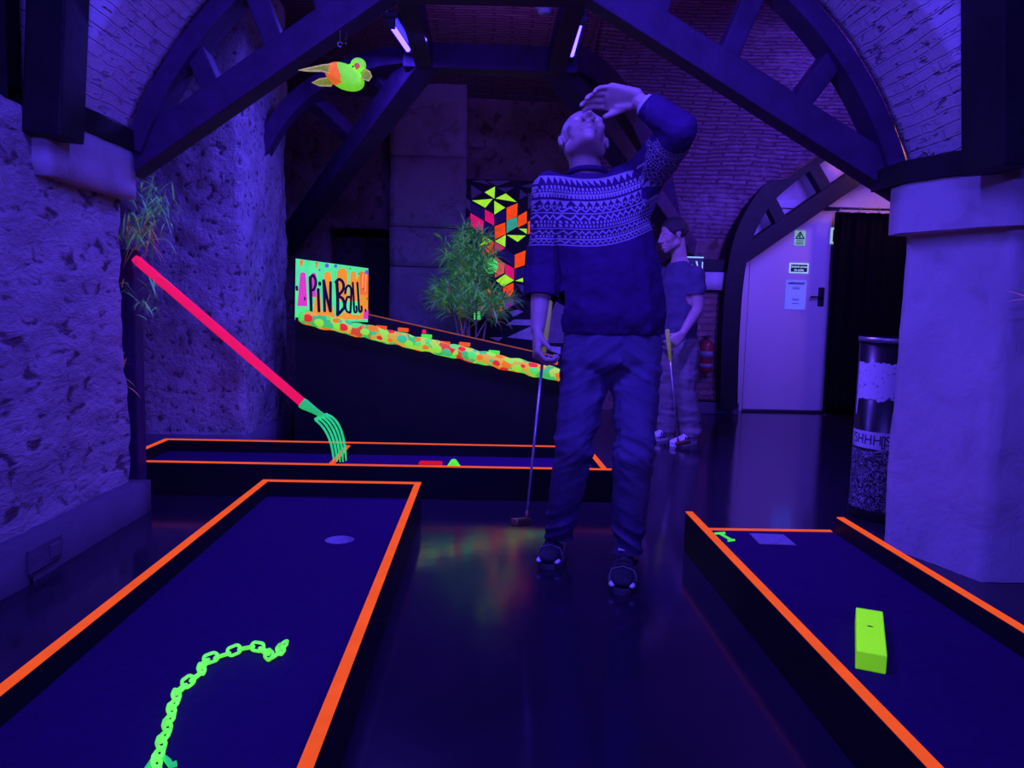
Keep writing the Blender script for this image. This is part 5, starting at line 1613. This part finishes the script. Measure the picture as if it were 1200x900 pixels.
shN = ch2 + sx2 * .152 + V((0, 0, .075)); shF = ch2 - sx2 * .175 + V((0, 0, .075))
elN, wrN = P(818, 362, Y=5.37), P(800, 391, Y=5.28)
elF, wrF = shF + V((-.02, .03, -.28)), shF + V((-.10, -.03, -.5))
for s_, e_, w_ in ((shN, elN, wrN), (shF, elF, wrF)):
    hull(bm, [(ch2 + V((0, 0, .06)), (.07, .1, .03), R2), (s_, .052)])
    chainhull(bm, [(s_, .052), (e_, .041), (e_.lerp(w_, .35), .040), (w_, .027)])
hand(bm, wrN + (wrN - elN).normalized() * .01, V((-.75, -.3, -.6)), V((-.2, .95, -.1)), True, (.7, .9, .7), 1.0, (.7, .5, .4), 0)
hand(bm, wrF, (wrF - elF), V((0, 1, 0)), False, (.3, .4, .3), 1.0)
hpN, hpF = wa2 + sx2 * .09 + V((0, 0, -.12)), wa2 - sx2 * .09 + V((0, 0, -.12))
knN, knF = P(802, 455, Y=5.42), P(784, 452, Y=5.60)
anN, anF = P(809, 508, Y=5.43), P(781, 503, Y=5.62)
anN.z = anF.z = .085
for h_, kn_, an_ in ((hpN, knN, anN), (hpF, knF, anF)):
    chainhull(bm, [(h_, .082), (kn_, .056), (an_, .038)]); hull(bm, [(an_, .036), (an_ + V((-.08, -.05, -.05)), .024)])
bm = melt(bm, .0065, 4)
carve_face(bm, Lk2, f2_, .98)
obj('body', bm, SKIN, S2, True)
bm = BM(); hull(bm, [(Lk2(0, -.018, .050), (.083, .103, .086), Rk2)], 4)
cut(bm, Lk2(0, .058, .03), (f2_ * .93 - V(u2_) * .36).normalized()); cut(bm, Lk2(0, -.05, -.035), (-V(u2_) + f2_ * .55).normalized())
wrinkle(bm, .006, 45); obj('hair', bm, HAIRM, S2, True)
for s_ in (-1, 1):
    bm = BM(); add_ellipsoid(bm, Lk2(.032 * s_, .0745, .008), (.0112,) * 3, 2); obj('eye', bm, EYEW, S2, True)
bm = BM()
chainhull(bm, [(nk2 + V((0, 0, -.03)), (.075, .085, .02), R2), (ch2 + V((0, 0, .065)), (.105, .155, .04), R2), (ch2, (.125, .165, .06), R2), (wa2, (.12, .155, .05), R2), (wa2 + V((0, 0, -.09)), (.12, .16, .04), R2)])
for s_, e_ in ((shN, elN), (shF, elF)):
    hull(bm, [(ch2 + V((0, 0, .06)), (.08, .11, .04), R2), (s_, .064)]); chainhull(bm, [(s_, .066), (s_.lerp(e_, .62), .060)])
bm = melt(bm, .008, 5); wrinkle(bm, .008, 10, (1, 1, 1.4), None, 4)
for s_, e_ in ((shN, elN), (shF, elF)): cut_near(bm, s_.lerp(e_, .56), e_ - s_, .085)
cut_near(bm, wa2 + V((0, 0, -.10)), (0, 0, -1), .30); cut_near(bm, nk2 + V((0, 0, -.02)), (-.2, 0, 1), .10)
obj('t_shirt', bm, TSHIRT, S2, True)
bm = BM()
hull(bm, [(wa2 + V((0, 0, -.06)), (.105, .145, .03), R2), (wa2 + V((0, 0, -.13)), (.11, .155, .04), R2), (hpN, .09), (hpF, .09)])
for h_, kn_, an_ in ((hpN, knN, anN), (hpF, knF, anF)): chainhull(bm, [(h_, .102), (h_.lerp(kn_, .5), .096), (kn_, .084), (an_ + V((0, 0, .05)), .078), (an_ + V((0, 0, -.03)), (.078, .078, .02))])
bm = melt(bm, .008, 5); wrinkle(bm, .011, 9, (.8, .8, 1.8), lambda c: .4 + .8 * math.exp(-((c.z - .15) / .1) ** 2) + .5 * math.exp(-((c.z - .5) / .1) ** 2), 5)
for an_ in (anN, anF): cut_near(bm, an_ + V((0, 0, -.025)), (0, 0, -1), .12)
obj('trousers', bm, TROUSER, S2, True)
fd2 = V((-.80, -.60, 0)).normalized()
for an_ in (anN, anF):
    h_ = V((an_.x, an_.y, 0)) - fd2 * .07
    shoe(S2, h_, h_ + fd2 * .28, .001, SHOEW, SHOEW, an_, True, lab='white trainer with dark side stripes')
pt_ = P(795, 522, z=.014)
putter('putter with pale grip held by the man in profile, its head on the floor', P(782, 386, Y=5.18), pt_, .22, tuple(pt_), (1, .1, 0))
# ------------------------------------------------------------------ lamps
m, nt, out = new_mat('ultraviolet_tube_glass')
k = NT(nt)
e = k.n('ShaderNodeEmission')
e.inputs[0].default_value = (.028, .016, 1.0, 1)
e.inputs[1].default_value = 26
nt.links.new(e.outputs[0], out.inputs[0])
TUBE = m
LED_RED = mat_glow('red_indicator', (.7, .02, .02), .35, .3)

def fixture(a, c, label):
    a, c = V(a), V(c)
    t = thing('ultraviolet_lamp', label, 'lamp', (a + c) / 2, 'ultraviolet tube lamps')
    d, s, n = frame(c - a)
    bm = BM(); add_beam(bm, a - d * .03 + n * .045, c + d * .03 + n * .045, .075, .035, bevel=.006); obj('housing', bm, BLACK_METAL, t)
    bm = BM(); add_tube(bm, [a, c], .0135, 12); obj('tube', bm, TUBE, t)
    for q in (a - d * .012, c + d * .012):
        bm = BM(); add_box(bm, q - V((.02, .012, .018)), q + V((.02, .012, .04)), .004); obj('lamp_holder', bm, BLACK_METAL, t)
    return t
fixture(P(459, 30, Y=4.02), P(478, 58, Y=4.5), 'left glowing ultraviolet tube lamp on the roof timber near the bird')
fixture(P(680, 26, Y=4.02), P(670, 64, Y=4.5), 'right glowing ultraviolet tube lamp on the roof timber above the raised hand')

def area(name, loc, tgt, size, col, power, sy=None):
    l = bpy.data.lights.new(name, 'AREA')
    l.shape = 'RECTANGLE'
    l.size = size
    l.size_y = sy or size
    l.color = col
    l.energy = power
    o = bpy.data.objects.new(name, l)
    COL.objects.link(o)
    o.location = loc
    o.rotation_euler = (V(tgt) - V(loc)).to_track_quat('-Z', 'Y').to_euler()
    return o
UV = (.088, .050, 1.0)
UVR = (.12, .050, 1.0)
# tube battens of the bay the photographer stands in, turned across the room
area('lamp_near_left', (-.5, 1.5, 2.6), (1.2, 2.7, .9), .12, UV, 54, 1.2)
area('lamp_near_right', (.6, 1.5, 2.6), (-1.2, 2.7, .9), .12, UV, 54, 1.2)
area('lamp_behind', (.1, -1.4, 1.9), (.1, 3.0, 1.7), 1.4, UV, 75, .12)
# the battens of the vaulted bay beyond the arch
area('lamp_vault_left', (-.55, 4.25, 2.36), (-.85, 4.45, 0), .10, UV, 58, .6)
lv = area('lamp_vault_right', (.55, 4.25, 2.36), (.95, 4.45, 0), .10, UVR, 55, .6)
lv.data.spread = math.radians(125)
# redder up-lights added for the light the open battens throw on the vault
area('vault_fill_up', (.0, 4.85, 2.48), (.0, 5.5, 3.0), .10, (.30, .08, 1.0), 5, .5)  # added fill past the collar, away from any batten
area('lamp_vault_right_up', (.62, 4.0, 2.46), (1.4, 3.9, 4), .10, (.34, .06, 1.0), 13, .6)
la = area('aisle_fill', (2.5, 4.3, 2.3), (2.2, 7.0, 2.0), .12, (.13, .055, 1.0), 32, 1.0); la.data.spread = math.radians(95)  # unseen fill light added to brighten the right of the vault
# the room beyond, at the right
area('lamp_side_room', (3.2, 5.2, 2.6), (2.9, 7.3, 1.0), .12, (.10, .052, 1.0), 24, 1.0)
# a warm bulb above the curtain
area('warm_wall_lamp', (3.75, 6.75, 2.45), (3.2, 7.34, 1.9), .10, (1, .36, .15), 6.5, .3)

w = bpy.data.worlds.new('world'); SC.world = w
w.use_nodes = True
w.node_tree.nodes['Background'].inputs[0].default_value = (.05, .02, .30, 1)
w.node_tree.nodes['Background'].inputs[1].default_value = .02
SC.view_settings.view_transform = 'Standard'
SC.view_settings.look = 'None'
SC.view_settings.gamma = 1
SC.view_settings.use_curve_mapping = False
SC.view_settings.exposure = 0
